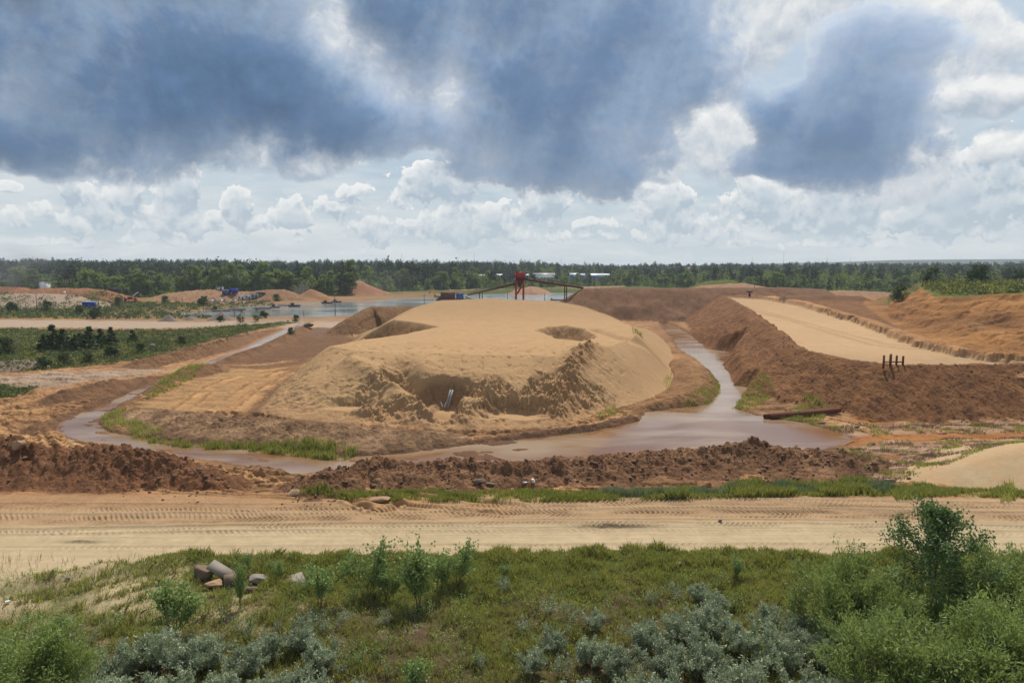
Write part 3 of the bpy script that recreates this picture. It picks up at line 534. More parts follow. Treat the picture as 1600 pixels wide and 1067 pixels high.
    ridge('berm_left', 3, BRK, np.array([.090, .048, .032])); ridge('berm_mid', 4, np.array([.115, .063, .041]), np.array([.25, .15, .095])); ridge('sand_right', 10, c_sand_pale, c_sand)
    col *= (1 + .10 * n1 + .08 * n3)[:, None]
    lm = col.mean(1, keepdims=True); col = lm + (col - lm) * 1.28
    return z, np.clip(col, .008, .8), reg
def zat(x, y):
    z, _, _ = terrain(np.atleast_1d(np.asarray(x, float)), np.atleast_1d(np.asarray(y, float))); return z

# ------------------------------------------------------------------ mesh + object helpers
def hit(pxs):
    """first terrain point met by each photo ray [(px, py)]"""
    D = np.array([ray(a, b) for a, b in pxs]); D /= D[:, 1:2]; t = np.geomspace(24, 900, 700); n = len(D)
    X = np.outer(D[:, 0], t).ravel(); Y = np.tile(t, n); zr = (H + np.outer(D[:, 2], t)); z = zat(X, Y).reshape(n, -1); below = zr < z
    k = np.where(below.any(1), below.argmax(1), len(t) - 1); i = np.arange(n); k0 = np.maximum(k - 1, 0)
    g0 = zr[i, k0] - z[i, k0]; g1 = zr[i, k] - z[i, k]; f = np.clip(g0 / (g0 - g1 + 1e-9), 0, 1); tt = t[k0] + f * (t[k] - t[k0]); return np.stack([D[:, 0] * tt, tt, zat(D[:, 0] * tt, tt)], 1)
def mk_mesh(name, verts, faces_flat, nper, mat=None, smooth=False, matidx=None):
    """verts (n,3); faces_flat int array of loops; nper: verts per face (int or array)"""
    me = bpy.data.meshes.new(name); verts = np.asarray(verts, np.float32); fl = np.asarray(faces_flat, np.int32).ravel()
    nf = len(fl) // nper if isinstance(nper, int) else len(nper)
    tot = np.full(nf, nper, np.int32) if isinstance(nper, int) else np.asarray(nper, np.int32)
    st = np.concatenate(([0], np.cumsum(tot)[:-1])).astype(np.int32) if nf else np.zeros(0, np.int32)
    me.vertices.add(len(verts)); me.vertices.foreach_set('co', verts.ravel())
    me.loops.add(len(fl)); me.loops.foreach_set('vertex_index', fl)
    me.polygons.add(nf); me.polygons.foreach_set('loop_start', st)
    me.update(calc_edges=True)
    if smooth: me.polygons.foreach_set('use_smooth', np.ones(nf, bool))
    if mat: me.materials.append(mat)
    return me
def link(name, me, parent=None, loc=None, rot=None, scale=None):
    o = bpy.data.objects.new(name, me); COL.objects.link(o)
    if parent: o.parent = parent
    if loc is not None: o.location = loc
    if rot is not None: o.rotation_euler = rot
    if scale is not None: o.scale = scale if hasattr(scale, '__len__') else (scale,) * 3
    return o
def tag(o, label=None, cat=None, group=None, kind=None):
    if label: o['label'] = label
    if cat: o['category'] = cat
    if group: o['group'] = group
    if kind: o['kind'] = kind
    return o
def set_col(me, col):
    a = me.color_attributes.new('col', 'FLOAT_COLOR', 'POINT'); c = np.ones((len(col), 4), np.float32); c[:, :3] = col; a.data.foreach_set('color', c.ravel())

def material(name, rough=0.8, spec=0.3):
    m = bpy.data.materials.new(name); m.use_nodes = True; t = NT(m.node_tree); b = t.n['Principled BSDF']
    b.inputs['Roughness'].default_value = rough; b.inputs['Specular IOR Level'].default_value = spec; return m, t, b
def earth_mat():
    m, t, b = material('earth', .95, .12)
    at = t.new('ShaderNodeAttribute', attribute_name='col'); geo = t.new('ShaderNodeNewGeometry'); P = geo.outputs['Position']
    n1, _ = t.noise(P, 2.6, 6, .62); n2, _ = t.noise(P, 11, 4, .6); n3, _ = t.noise(P, .35, 4, .55)
    f = t.m('MULTIPLY', t.mr(n1, .25, .75, .72, 1.26), t.m('MULTIPLY', t.mr(n2, .25, .75, .88, 1.10), t.mr(n3, .3, .7, .93, 1.06)))
    lum0 = t.v('DOT_PRODUCT', at.outputs['Color'], (.33, .34, .33)); f = t.m('MULTIPLY_ADD', t.m('SUBTRACT', f, 1.0), t.mr(lum0, .14, .22, 1.0, .35), 1.0)
    c = t.v('SCALE', at.outputs['Color']); t.l.new(f, c.node.inputs['Scale']); t.l.new(c, b.inputs['Base Color'])
    lum = t.v('DOT_PRODUCT', at.outputs['Color'], (.33, .34, .33)); bp = t.new('ShaderNodeBump'); bp.inputs['Distance'].default_value = .30; t.l.new(t.mr(lum, .13, .225, .95, .09), bp.inputs['Strength'])
    n4, _ = t.noise(t.v('MULTIPLY', P, (1.0, 1.0, 1.0)), .9, 7, .66, .8); t.l.new(t.m('ADD', t.m('MULTIPLY', n4, 1.6), t.m('ADD', n1, t.m('MULTIPLY', n2, .4))), bp.inputs['Height']); t.l.new(bp.outputs[0], b.inputs['Normal']); return m
M_EARTH = earth_mat()

def build_terrain():
    fine = np.radians(np.arange(-41.5, 41.5001, .066)); out = np.radians(np.concatenate([np.arange(-180, -60, 4), np.arange(-60, -41.6, .6)]))
    az = np.concatenate([out, fine, -out[::-1][:-1] if False else -out[::-1]]); az = az[:-1] if abs(az[-1] - math.pi) < 1e-6 and abs(az[0] + math.pi) < 1e-6 else az
    rr = np.concatenate([[0.01], np.arange(3, 24, 1.0), np.arange(24, 46, .13), np.arange(46, 62, .085), np.arange(62, 76, .10), np.arange(76, 128, .16), np.arange(128, 220, .36),
                         np.arange(220, 460, 1.0), np.arange(460, 1000, 5), np.geomspace(1000, 9000, 40)])
    na, nr = len(az), len(rr); A, Rr = np.meshgrid(az, rr); X = (Rr * np.sin(A)).ravel(); Y = (Rr * np.cos(A)).ravel()
    print('terrain verts', X.size)
    Z = np.zeros(X.size); C = np.zeros((X.size, 3)); G = np.zeros(X.size, np.int16); step = 400000
    for s in range(0, X.size, step):
        Z[s:s + step], C[s:s + step], G[s:s + step] = terrain(X[s:s + step], Y[s:s + step])
    V = np.stack([X, Y, Z], 1)
    i, j = np.meshgrid(np.arange(nr - 1), np.arange(na), indexing='ij'); j2 = (j + 1) % na
    F = np.stack([i * na + j, i * na + j2, (i + 1) * na + j2, (i + 1) * na + j], -1).reshape(-1, 4)
    fr = G[F[:, 0]]
    # normals for the whole sheet so that the pieces shade without a seam
    Zg = V.reshape(nr, na, 3); du = np.roll(Zg, -1, 1) - np.roll(Zg, 1, 1); dv = np.gradient(Zg, axis=0); Nn = np.cross(du, dv); Nn /= np.linalg.norm(Nn, axis=2, keepdims=True) + 1e-9
    Nn[Nn[..., 2] < 0] *= -1; Nn = Nn.reshape(-1, 3)
    INFO = {0: ('ground', None, None, 'structure'), 1: ('haul_road', None, None, 'structure'), 8: ('hill', None, None, 'structure'),
            2: ('sand_mound', 'huge pale sand mound with an eroded broken front face, in the middle of the pit', 'sand mound', None),
            3: ('dirt_berm', 'lumpy reddish brown dirt berm left of the road bend, in front of the stream corner', 'dirt berm', None),
            4: ('dirt_berm', 'long low berm of dark cloddy earth between the pond and the grass verge', 'dirt berm', None),
            5: ('earth_embankment', 'brown earth embankment with gullied flanks ringing the flat sand basin on the right', 'embankment', None),
            6: ('soil_heap', 'long flat topped brown soil heap under the right end of the red conveyor', 'soil heap', None),
            7: ('soil_heap', 'dark brown soil heap behind the left shoulder of the pale sand mound', 'soil heap', None),
            9: ('sand_bed', 'flat pale sand bed enclosed by the embankment, behind the rusty posts', 'sand bed', None),
            10: ('sand_pile', 'smooth pale sand pile at the right edge beyond the road', 'sand pile', None),
            12: ('soil_heap', 'brown soil heap behind the far right side of the flat sand basin', 'soil heap', None),
            13: ('gravel_heap', 'broad grey gravel heap left of the blue container', 'gravel heap', None),
            14: ('gravel_heap', 'greyish gravel heap at the far left edge under the yellow loader', 'gravel heap', None),
            15: ('soil_heap', 'long reddish soil heap behind the broad grey gravel heap', 'soil heap', None),
            16: ('soil_heap', 'low pale orange soil heaps below the trees right of the red screening machine', 'soil heap', None),
            17: ('soil_heap', 'small pointed orange soil heap behind the white cabins', 'soil heap', None),
            18: ('soil_heap', 'reddish steep bank of soil against the forest across the lake', 'soil heap', None),
            19: ('soil_heap', 'pinkish soil heap beyond the brown flat topped heap, beside a green knoll', 'soil heap', None),
            20: ('soil_heap', 'low pinkish soil heap beyond the far end of the flat sand bed', 'soil heap', None),
            21: ('soil_heap', 'small pale soil heap on the far lake shore just right of the red tower', 'soil heap', None)}
    for rid, (nm, lab, cat, kind) in INFO.items():
        f = F[fr == rid]
        if not len(f): continue
        u, inv = np.unique(f, return_inverse=True)
        me = mk_mesh(nm, V[u], inv, 4, M_EARTH, True); set_col(me, C[u])
        me.normals_split_custom_set_from_vertices(Nn[u].astype(np.float32))
        tag(link(nm, me), lab, cat, None, kind)
build_terrain()

# ------------------------------------------------------------------ water
def water_mat(name, deep, shallow, scale, bump, rough=.06, spread=(.42, .6)):
    m, t, b = material(name, rough, .5); geo = t.new('ShaderNodeNewGeometry'); P = geo.outputs['Position']
    st = t.v('MULTIPLY', P, (scale, scale * 2.2, 0)); n, _ = t.noise(st, 1, 3, .5, .4); k = t.mr(n, spread[0], spread[1])
    t.l.new(t.mix(k, deep, shallow), b.inputs['Base Color']); t.l.new(t.mr(k, 0, 1, rough, rough + .12), b.inputs['Roughness'])
    r, _ = t.noise(t.v('MULTIPLY', P, (1.2, 2.4, 0)), 1.6, 4, .6); bp = t.new('ShaderNodeBump'); bp.inputs['Distance'].default_value = .05
    t.l.new(t.mr(k, 0, 1, bump * .35, bump), bp.inputs['Strength']); t.l.new(r, bp.inputs['Height']); t.l.new(bp.outputs[0], b.inputs['Normal']); return m
def sheet(name, pts, z, mat):
    P = np.array(pts)[:, :2]; me = mk_mesh(name, np.c_[P, np.full(len(P), z)], np.arange(len(P)), len(P), mat); o = link(name, me); tag(o, kind='structure'); return o
def grow(pts, g):
    P = np.array(pts)[:, :2]; a = np.roll(P, 1, 0); b = np.roll(P, -1, 0); t = b - a; n = np.stack([t[:, 1], -t[:, 0]], 1); n /= np.linalg.norm(n, axis=1, keepdims=True) + 1e-9
    area = np.sum(P[:, 0] * np.roll(P[:, 1], -1) - np.roll(P[:, 0], -1) * P[:, 1]); return P + n * (g if area > 0 else -g)
def ribbon(name, pts, z, extra, mat):
    P = np.array(pts); t = np.gradient(P[:, :2], axis=0); n = np.stack([-t[:, 1], t[:, 0]], 1); n /= np.linalg.norm(n, axis=1, keepdims=True)
    w = (P[:, 3] + extra)[:, None]; L = P[:, :2] + n * w; Rr = P[:, :2] - n * w; k = len(P); V = np.r_[np.c_[L, np.full(k, z)], np.c_[Rr, np.full(k, z)]]
    F = [(i, i + k, i + k + 1, i + 1) for i in range(k - 1)]; o = link(name, mk_mesh(name, V, F, 4, mat)); tag(o, kind='structure'); return o
M_POND = water_mat('silty_water', (.18, .085, .032), (.29, .205, .135), .055, .38, .035)
M_LAKE = water_mat('lake_water', (.20, .215, .205), (.20, .215, .205), .02, .02, .10)
M_RUST = water_mat('iron_water', (.20, .075, .022), (.24, .13, .07), .3, .1)
sheet('pond', grow(STREAM, .5), ZW, M_POND)
sheet('lake', grow(LAKE, 2.5), ZL, M_LAKE)
ribbon('ditch_water', DITCH, -.5, .25, M_POND); ribbon('puddle', PUDDLE, -.62, .2, M_RUST)
# ------------------------------------------------------------------ vegetation
rng = np.random.default_rng(7)
def leaf_mat(name, c1, c2, trans=.35, rough=.5, scale=3.0, var=.25):
    m = bpy.data.materials.new(name); m.use_nodes = True; t = NT(m.node_tree); t.n.clear(); out = t.new('ShaderNodeOutputMaterial')
    geo = t.new('ShaderNodeNewGeometry'); oi = t.new('ShaderNodeObjectInfo'); n, _ = t.noise(geo.outputs['Position'], scale, 2)
    r = geo.outputs['Random Per Island']
    k = t.m('ADD', t.m('MULTIPLY', r, .6), t.m('MULTIPLY', t.mr(n, .3, .7), .4))
    c = t.mix(k, c1, c2); s = t.v('SCALE', c); t.l.new(t.m('MULTIPLY_ADD', oi.outputs['Random'], var, 1 - var / 2), s.node.inputs['Scale'])
    p = t.new('ShaderNodeBsdfPrincipled'); p.inputs['Roughness'].default_value = rough; p.inputs['Specular IOR Level'].default_value = .3; t.l.new(s, p.inputs['Base Color'])
    tr = t.new('ShaderNodeBsdfTranslucent'); t.l.new(t.mix(.35, s, (.30, .34, .03), 'MIX') if trans > .3 else s, tr.inputs[0])
    mx = t.new('ShaderNodeMixShader'); mx.inputs[0].default_value = trans; t.l.new(p.outputs[0], mx.inputs[1]); t.l.new(tr.outputs[0], mx.inputs[2]); t.l.new(mx.outputs[0], out.inputs[0]); return m
def bark_mat(name, c1, c2, scale=8):
    m, t, b = material(name, .9, .1); geo = t.new('ShaderNodeNewGeometry'); n, _ = t.noise(geo.outputs['Position'], scale, 4, .6); t.l.new(t.mix(t.mr(n, .35, .65), c1, c2), b.inputs['Base Color']); return m
ML_POPLAR = leaf_mat('poplar_leaf', (.07, .125, .032), (.145, .22, .075), .30, .6)
ML_WILLOW = leaf_mat('willow_leaf', (.155, .225, .06), (.30, .375, .13), .42, .5)
ML_SILVER = leaf_mat('silver_leaf', (.235, .285, .165), (.44, .49, .32), .20, .6)
ML_SAPL = leaf_mat('sapling_leaf', (.15, .23, .07), (.34, .44, .17), .35, .6)
ML_YEL = leaf_mat('yellow_leaf', (.20, .22, .045), (.30, .30, .08), .35, .5)
ML_BIRCH = leaf_mat('birch_leaf', (.085, .14, .032), (.17, .24, .07), .42, .6, .12, .5)
ML_PINE = leaf_mat('pine_needle', (.020, .038, .020), (.040, .062, .030), .2, .7, .12, .35)
ML_FIR = leaf_mat('spruce_needle', (.04, .070, .022), (.07, .11, .035), .15, .7, .5, .35)
ML_SCRUB = leaf_mat('scrub_leaf', (.055, .080, .022), (.125, .15, .045), .30, .6, .3, .4)
ML_GRASS = leaf_mat('grass_blade', (.18, .21, .045), (.42, .40, .12), .42, .6, .35)
ML_DRY = leaf_mat('dry_grass', (.14, .095, .062), (.40, .30, .18), .25, .7, .5)
ML_SILVG = leaf_mat('wormwood', (.14, .19, .085), (.24, .29, .16), .3, .6, .5)
ML_FLOWER = leaf_mat('yellow_flower', (.22, .20, .03), (.34, .30, .05), .3, .7, .3)
MB = bark_mat('bark', (.10, .075, .055), (.19, .15, .11)); MBW = bark_mat('birch_bark', (.45, .43, .40), (.62, .60, .57), 2)

def unit(v): return v / (np.linalg.norm(v, axis=-1, keepdims=True) + 1e-9)
def leaves(P, D, ln, wd, r=rng, jitter=.6):
    """leaf shaped quads: P centres, D main directions"""
    n = len(P); D = unit(D + r.normal(0, jitter, (n, 3))); U = unit(np.cross(D, r.normal(0, 1, (n, 3)))); L = (ln * r.uniform(.7, 1.3, n))[:, None]; Wd = (wd * r.uniform(.7, 1.3, n))[:, None]
    V = np.stack([P - D * L * .5, P + U * Wd * .5 - D * L * .05, P + D * L * .5, P - U * Wd * .5 - D * L * .05], 1).reshape(-1, 3)
    return V, np.arange(4 * n)
def tubes(segs, sides=5):
    V = []; F = []; k = 0
    for (a, b, ra, rb) in segs:
        a = np.array(a, float); b = np.array(b, float); d = unit(b - a); u = unit(np.cross(d, [.3, .9, .1] if abs(d[2]) > .8 else [0, 0, 1])); w = np.cross(d, u)
        an = np.linspace(0, 2 * math.pi, sides, endpoint=False); ring = np.cos(an)[:, None] * u + np.sin(an)[:, None] * w
        V.append(a + ring * ra); V.append(b + ring * rb)
        for i in range(sides): j = (i + 1) % sides; F += [k + i, k + j, k + sides + j, k + sides + i]
        k += 2 * sides
    return np.concatenate(V), np.array(F)
def grow_shrub(r, h, spread, stems, order=2, lean=.5, n2=5, n3=4, up=.6, base=.08):
    """branch skeleton: returns tube segments and twig samples (points, directions)"""
    segs = []; tw = []
    def bough(p, d, L, rad, lev):
        k = 4; q = np.array(p, float); dd = unit(np.array(d, float))
        pts = [q]
        for i in range(k):
            dd = unit(dd + r.normal(0, .16, 3) + np.array([0, 0, up * .12])); q2 = q + dd * L / k
            segs.append((q, q2, rad * (1 - i / k * .6), rad * (1 - (i + 1) / k * .6))); q = q2; pts.append(q)
        if lev >= order: tw.append((np.array(pts), dd)); return
        nn = n2 if lev == 0 else n3
        for j in range(nn):
            f = r.uniform(.25, 1.0); idx = min(int(f * k), k - 1); pp = pts[idx] + (pts[idx + 1] - pts[idx]) * (f * k - idx)
            ax = unit(r.normal(0, 1, 3)); nd = unit(dd * .8 + ax * .85 + np.array([0, 0, up * .5])); bough(pp, nd, L * r.uniform(.35, .6), rad * .45, lev + 1)
        tw.append((np.array(pts[2:]), dd))
    for s in range(stems):
        a = 2 * math.pi * (s + r.uniform(0, .7)) / stems; l = lean * r.uniform(.4, 1.1)
        bough((math.cos(a) * base * spread, math.sin(a) * base * spread, -.1), (math.cos(a) * l, math.sin(a) * l, 1), h * r.uniform(.65, .9), .007 * h + .004, 0)
    return segs, tw
def twig_leaves(r, tw, per, sig, ln, wd, jit=.6, updir=0.2):
    P = []; D = []
    for pts, d in tw:
        m = max(1, int(per)); i = r.uniform(0, len(pts) - 1.001, m); j = i.astype(int); q = pts[j] + (pts[j + 1] - pts[j]) * (i - j)[:, None]
        P.append(q + r.normal(0, sig, (m, 3))); D.append(np.tile(d + np.array([0, 0, updir]), (m, 1)))
    P = np.concatenate(P); D = np.concatenate(D); P[:, 2] = np.maximum(P[:, 2], .03); return leaves(P, D, ln, wd, r, jit)
class Proto:
    def __init__(s, kind, parts): s.kind = kind; s.parts = parts       # [(name, mesh)]
    def place(s, name, loc, rz=0, sc=1.0, label=None, cat=None, group=None):
        if len(s.parts) == 1: o = link(name, s.parts[0][1])
        else:
            o = bpy.data.objects.new(name, None); COL.objects.link(o); o.empty_display_size = .3
            for pn, me in s.parts: link(pn, me, o)
        o.location = loc; o.rotation_euler = (0, 0, rz); o.scale = sc if hasattr(sc, '__len__') else (sc,) * 3
        return tag(o, label, cat, group)
def shrub_proto(seed, kind, h, spread, stems, per, sig, ln, wd, mat, **k):
    r = np.random.default_rng(seed); segs, tw = grow_shrub(r, h, spread, stems, **k)
    V, F = tubes(segs, 4); V2, F2 = twig_leaves(r, tw, per, sig, ln, wd)
    return Proto(kind, [('stems', mk_mesh('stems', V, F, 4, MB)), ('foliage', mk_mesh('foliage', V2, F2, 4, mat))])
P_SILVER = [shrub_proto(10 + i, 'bush', 1.55, 1.2, 12, 17, .05, .135, .038, ML_SILVER, order=2, lean=.8, n2=7, n3=4, up=.9) for i in range(3)]
P_WILLOW = [shrub_proto(20 + i, 'bush', 3.3, 2, 13, 30, .12, .17, .042, ML_WILLOW, order=2, lean=.62, n2=8, n3=5, up=.5) for i in range(3)]
P_SAPL = [shrub_proto(30 + i, 'sapling', 2.3, .8, 4 + i, 7, .08, .135, .09, ML_SAPL, order=2, lean=.3, n2=9, n3=4, up=.9) for i in range(4)]
P_LITTLE = [shrub_proto(40 + i, 'bush', .9, .5, 5, 7, .04, .075, .045, ML_SAPL if i % 2 else ML_YEL, order=1, lean=.4, n2=4, n3=2) for i in range(4)]
P_SILVL = [shrub_proto(50 + i, 'bush', .8, .5, 6, 16, .045, .075, .020, ML_SILVER, order=1, lean=.5, n2=4, n3=2) for i in range(2)]

# --- poplar
def poplar_proto():
    r = np.random.default_rng(5); segs = []; tw = []
    p = np.array([0., 0, -.2]); Ht = 7.3; n = 14; pts = [p]
    for i in range(n):
        q = p + np.array([r.normal(0, .035), r.normal(0, .035), Ht / n]); segs.append((p, q, .085 * (1 - i / n) + .012, .085 * (1 - (i + 1) / n) + .012)); p = q; pts.append(p)
    for i in range(3, n + 1):
        for j in range(4):
            a = r.uniform(0, 2 * math.pi); f = i / n; L = (3.9 * (1 - f) ** .75 + .5) * r.uniform(.7, 1.2) * (1.0 if f > .3 else .7)
            d = np.array([math.cos(a), math.sin(a), r.uniform(.35, 1.0)]); b = pts[i]; prev = b; pp = [b]
            for k in range(4):
                d = unit(d + np.array([0, 0, .12]) + r.normal(0, .1, 3)); q = prev + d * L / 4; segs.append((prev, q, .022 * (1 - k / 5), .022 * (1 - (k + 1) / 5))); prev = q; pp.append(q)
            tw.append((np.array(pp[1:]), d))
            for k in range(8):
                s0 = pp[r.integers(1, 5)]; dd = unit(d + r.normal(0, .7, 3)); e = s0 + dd * L * .35; segs.append((s0, e, .008, .004)); tw.append((np.array([s0, (s0 + e) / 2, e]), dd))
    V, F = tubes(segs[:n], 7); Vb, Fb = tubes(segs[n:], 4); V2, F2 = twig_leaves(r, tw, 24, .15, .135, .12, 1.0, -.5)
    return Proto('tree', [('trunk', mk_mesh('trunk', V, F, 4, MB)), ('limbs', mk_mesh('limbs', Vb, Fb, 4, MB)), ('crown', mk_mesh('crown', V2, F2, 4, ML_POPLAR))])
def ground(x, y): return float(zat(x, y)[0])
def gz(lst):
    A = np.array(lst, float); return zat(A[:, 0], A[:, 1])
def at_ground(px, py, it=4): return tuple(hit([(px, py)])[0])
PB = []     # batched placement: (proto, name, px, py, rz, scale, label, cat, group)
def put(proto, name, px, py, sc, label, cat, group=None, dz=0): PB.append((proto, name, px, py, sc, label, cat, group, dz))
def flush():
    A = hit([(p[2], min(p[3], 1067)) for p in PB]); B = np.array([W(p[2], p[3], 1.0) for p in PB])
    for k_, (q, (pr, nm, px, py, sc, lab, cat, grp, dz)) in enumerate(zip(A, PB)):
        if py > 1067: q = np.array([B[k_][0], B[k_][1], ground(*B[k_])])
        pr.place(nm, (q[0], q[1], q[2] + dz), random.uniform(0, 6.28), sc, lab, cat, grp)
    PB.clear()
random.seed(3)
x, y, z = at_ground(1452, 1010); poplar_proto().place('poplar_tree', (x, y, z), .3, 1.0, 'tall dark green young poplar rising out of the willows at the right', 'tree')
# willows bottom right: (px, py base, scale, label)
for k, (px, py, s, l) in enumerate([
    (1322, 1010, 1.0, 'bushy light green willow just left of the poplar, nearest the road verge'), (1385, 1085, .95, 'willow bush in front of the poplar, at the lower frame edge left of its trunk'),
    (1500, 1100, 1.0, 'willow bush in front of the poplar, below and right of its trunk'), (1530, 1005, 1.0, 'light green willow directly right of the poplar trunk'),
    (1610, 1010, 1.05, 'light green willow cut by the right frame edge, level with the poplar foot'), (1600, 1100, 1.05, 'darker willow in the bottom right corner of the picture'),
    (1440, 1040, .85, 'small willow hiding the foot of the poplar'),
    (28, 1095, 1.05, 'feathery willow bush in the bottom left corner'), (85, 1075, .72, 'thin willow shoots right of the corner willow at bottom left')]):
    put(P_WILLOW[k % 3], 'willow_bush', px, py, s * (1.4 if px > 1000 else 1.15), l, 'bush', 'willow bushes in the foreground')
# silver bushes
sil = [(120, 1075, .9), (190, 1062, 1.0), (245, 1040, 1.1), (300, 1050, 1.05), (345, 1075, .9), (262, 1085, 1.0), (405, 1085, .8), (425, 1030, .8), (470, 1020, .85), (505, 1050, .95), (455, 1070, .9), (545, 1080, .7),
       (960, 1060, .9), (1010, 1020, .95), (1060, 1005, 1.0), (1110, 1000, 1.05), (1040, 1060, 1.1), (1100, 1060, 1.15), (1160, 1025, 1.05), (1170, 1080, 1.15), (1215, 1050, 1.1), (1250, 1000, .9), (1265, 1085, 1.15), (1310, 1085, 1.0),
       (900, 1085, .8), (985, 1090, 1.0), (865, 1020, .7), (830, 1055, .75), (1200, 985, .85), (1120, 955, .7), (1090, 940, .6), (930, 985, .65), (155, 1090, 1.1), (215, 1100, 1.1), (325, 1045, .95), (385, 1055, .95), (490, 1090, 1.0), (920, 1040, .8), (1140, 1095, 1.2), (1050, 1095, 1.1), (1235, 1025, 1.0), (1285, 1045, 1.05)]
sil = [(a, b, c * 1.12) for a, b, c in sil]
def where(px, py): 
    h = 'far left' if px < 200 else 'left' if px < 420 else 'centre left' if px < 600 else 'centre' if px < 940 else 'centre right' if px < 1120 else 'right'
    v = 'at the bottom edge' if py > 1070 else 'near the bottom edge' if py > 1040 else 'above the bottom edge'
    return h, v
for k, (px, py, s) in enumerate(sil):
    grp = 'left' if px < 600 else 'right'; near = ('boulders' if px < 600 else 'willows')
    row = 'front row' if py > 1068 else 'middle row' if py > 1030 else 'back row'
    ro = sorted([q[0] for q in sil if (q[0] < 600) == (px < 600) and ('front row' if q[1] > 1068 else 'middle row' if q[1] > 1030 else 'back row') == row]); n = ro.index(px) + 1
    ordn = ['first', 'second', 'third', 'fourth', 'fifth', 'sixth', 'seventh', 'eighth', 'ninth', 'tenth', 'eleventh', 'twelfth'][n - 1]
    lab = f'silvery grey green bush, {ordn} from the left in the {row} of the {"left" if grp == "left" else "right"} thicket'
    put(P_SILVER[k % 3], 'silver_bush', px, py, (s, s, s * .92), lab, 'bush', 'silvery bushes in the foreground')
# saplings
for k, (px, py, s, l) in enumerate([
    (500, 950, 1.0, 'slim leafy sapling right of the broken concrete slabs'), (578, 935, 1.15, 'bushy sapling left of the pair in mid verge, casting a dark shadow'), (605, 938, .8, 'lower sapling against the right side of the bushy mid verge sapling'),
    (655, 948, 1.25, 'tallest of the mid verge saplings, overlapping the pale road'), (690, 930, .95, 'thin sapling between the tallest and the rightmost mid verge sapling'), (716, 918, .95, 'dense dark sapling, rightmost of the mid verge group'),
    (275, 992, 1.25, 'spreading sapling with pale leaves below the broken concrete slabs'), (376, 950, 1.1, 'spindly dark stemmed sapling in front of the grey boulder'), (388, 905, .8, 'thin sapling tip standing up against the road beside the concrete block'),
    (432, 905, .45, 'short sprig beside the concrete block'), (640, 1075, .8, 'pale yellowish sapling at the bottom edge, centre'), (1150, 905, .5, 'small shrub on the grass verge left of the willows'),
    (790, 905, .4, 'small greyish sprig at the road edge right of the dense sapling')]):
    put(P_SAPL[k % 4], 'sapling', px, py, (s * 1.15, s * 1.15, s * 1.15) if k not in (7, 8) else (s * .5, s * .5, s * 1.0), l, 'sapling')
rl = np.random.default_rng(77); LB = []
spots = [(rl.uniform(430, 1260), rl.uniform(915, 1075)) for _ in range(85)] + [(rl.uniform(20, 420), rl.uniform(960, 1075)) for _ in range(34)]
spots = [p for p in spots if not any(abs(p[0] - q[0]) < 22 and abs(p[1] - q[1]) < 22 for q in sil)]
def nearest_land(px, py):
    marks = [('the spreading sapling', 275, 980), ('the concrete slabs', 345, 900), ('the left thicket', 440, 1040), ('the bushy mid verge sapling', 580, 930), ('the tallest sapling', 655, 945), ('the rightmost mid verge sapling', 716, 918),
             ('the bottom centre sapling', 640, 1070), ('the brown bare patch', 880, 965), ('the right thicket', 1090, 1030), ('the willows', 1270, 960), ('the corner willow', 60, 1040), ('the sandy scar', 972, 905)]
    m = min(marks, key=lambda q: math.hypot(q[1] - px, q[2] - py)); return m
def rel(px, py, m):
    dx, dy = px - m[1], py - m[2]
    if abs(dx) > abs(dy): return 'right of' if dx > 0 else 'left of'
    return 'below' if dy > 0 else 'above'
seen = {}
for k, (px, py) in enumerate(spots):
    m = nearest_land(px, py); pr = (P_LITTLE + P_SILVL)[k % 6]; look = ('pale yellow green', 'fresh green', 'pale yellow green', 'fresh green', 'grey silvery', 'grey silvery')[k % 6]
    s = rl.uniform(1.0, 1.7); key = (look, rel(px, py, m), m[0]); seen[key] = seen.get(key, 0) + 1
    o_ = ['', 'second ', 'third ', 'fourth ', 'fifth ', 'sixth ', 'seventh ', 'eighth ', 'ninth ', 'tenth ', 'eleventh ', 'twelfth '][seen[key] - 1]
    put(pr, 'low_bush', px, py, s, f'{o_}{look} knee high bush {key[1]} {m[0]}', 'low bush', 'low bushes on the verge')
flush()

# ---------------- grass (nobody could count it)
def blades(name, X, Y, hgt, wid, mat, r, tufts=1, lean=.35, label=None):
    n = len(X); Z = zat(X, Y); P = np.stack([X, Y, Z - .02], 1); P = np.repeat(P, tufts, 0); n = len(P); P[:, :2] += r.normal(0, wid * 2.5, (n, 2)) * (tufts > 1)
    h = (np.repeat(hgt, tufts) * r.uniform(.6, 1.25, n))[:, None]; a = r.uniform(0, 2 * math.pi, n); s = np.stack([np.cos(a), np.sin(a), 0 * a], 1) * (wid * r.uniform(.7, 1.4, n))[:, None]
    L = r.normal(0, lean, (n, 3)); L[:, 2] = 0; top = P + np.array([0, 0, 1]) * h + L * h; mid = P + np.array([0, 0, .55]) * h + L * h * .3
    V = np.stack([P - s, P + s, mid + s * .7, top, mid - s * .7], 1).reshape(-1, 3); o = link(name, mk_mesh(name, V, np.arange(5 * n), 5, mat)); return tag(o, label, None, None, 'stuff')
r = np.random.default_rng(9)
def scatter(n, x0, x1, y0, y1): return r.uniform(x0, x1, n), r.uniform(y0, y1, n)
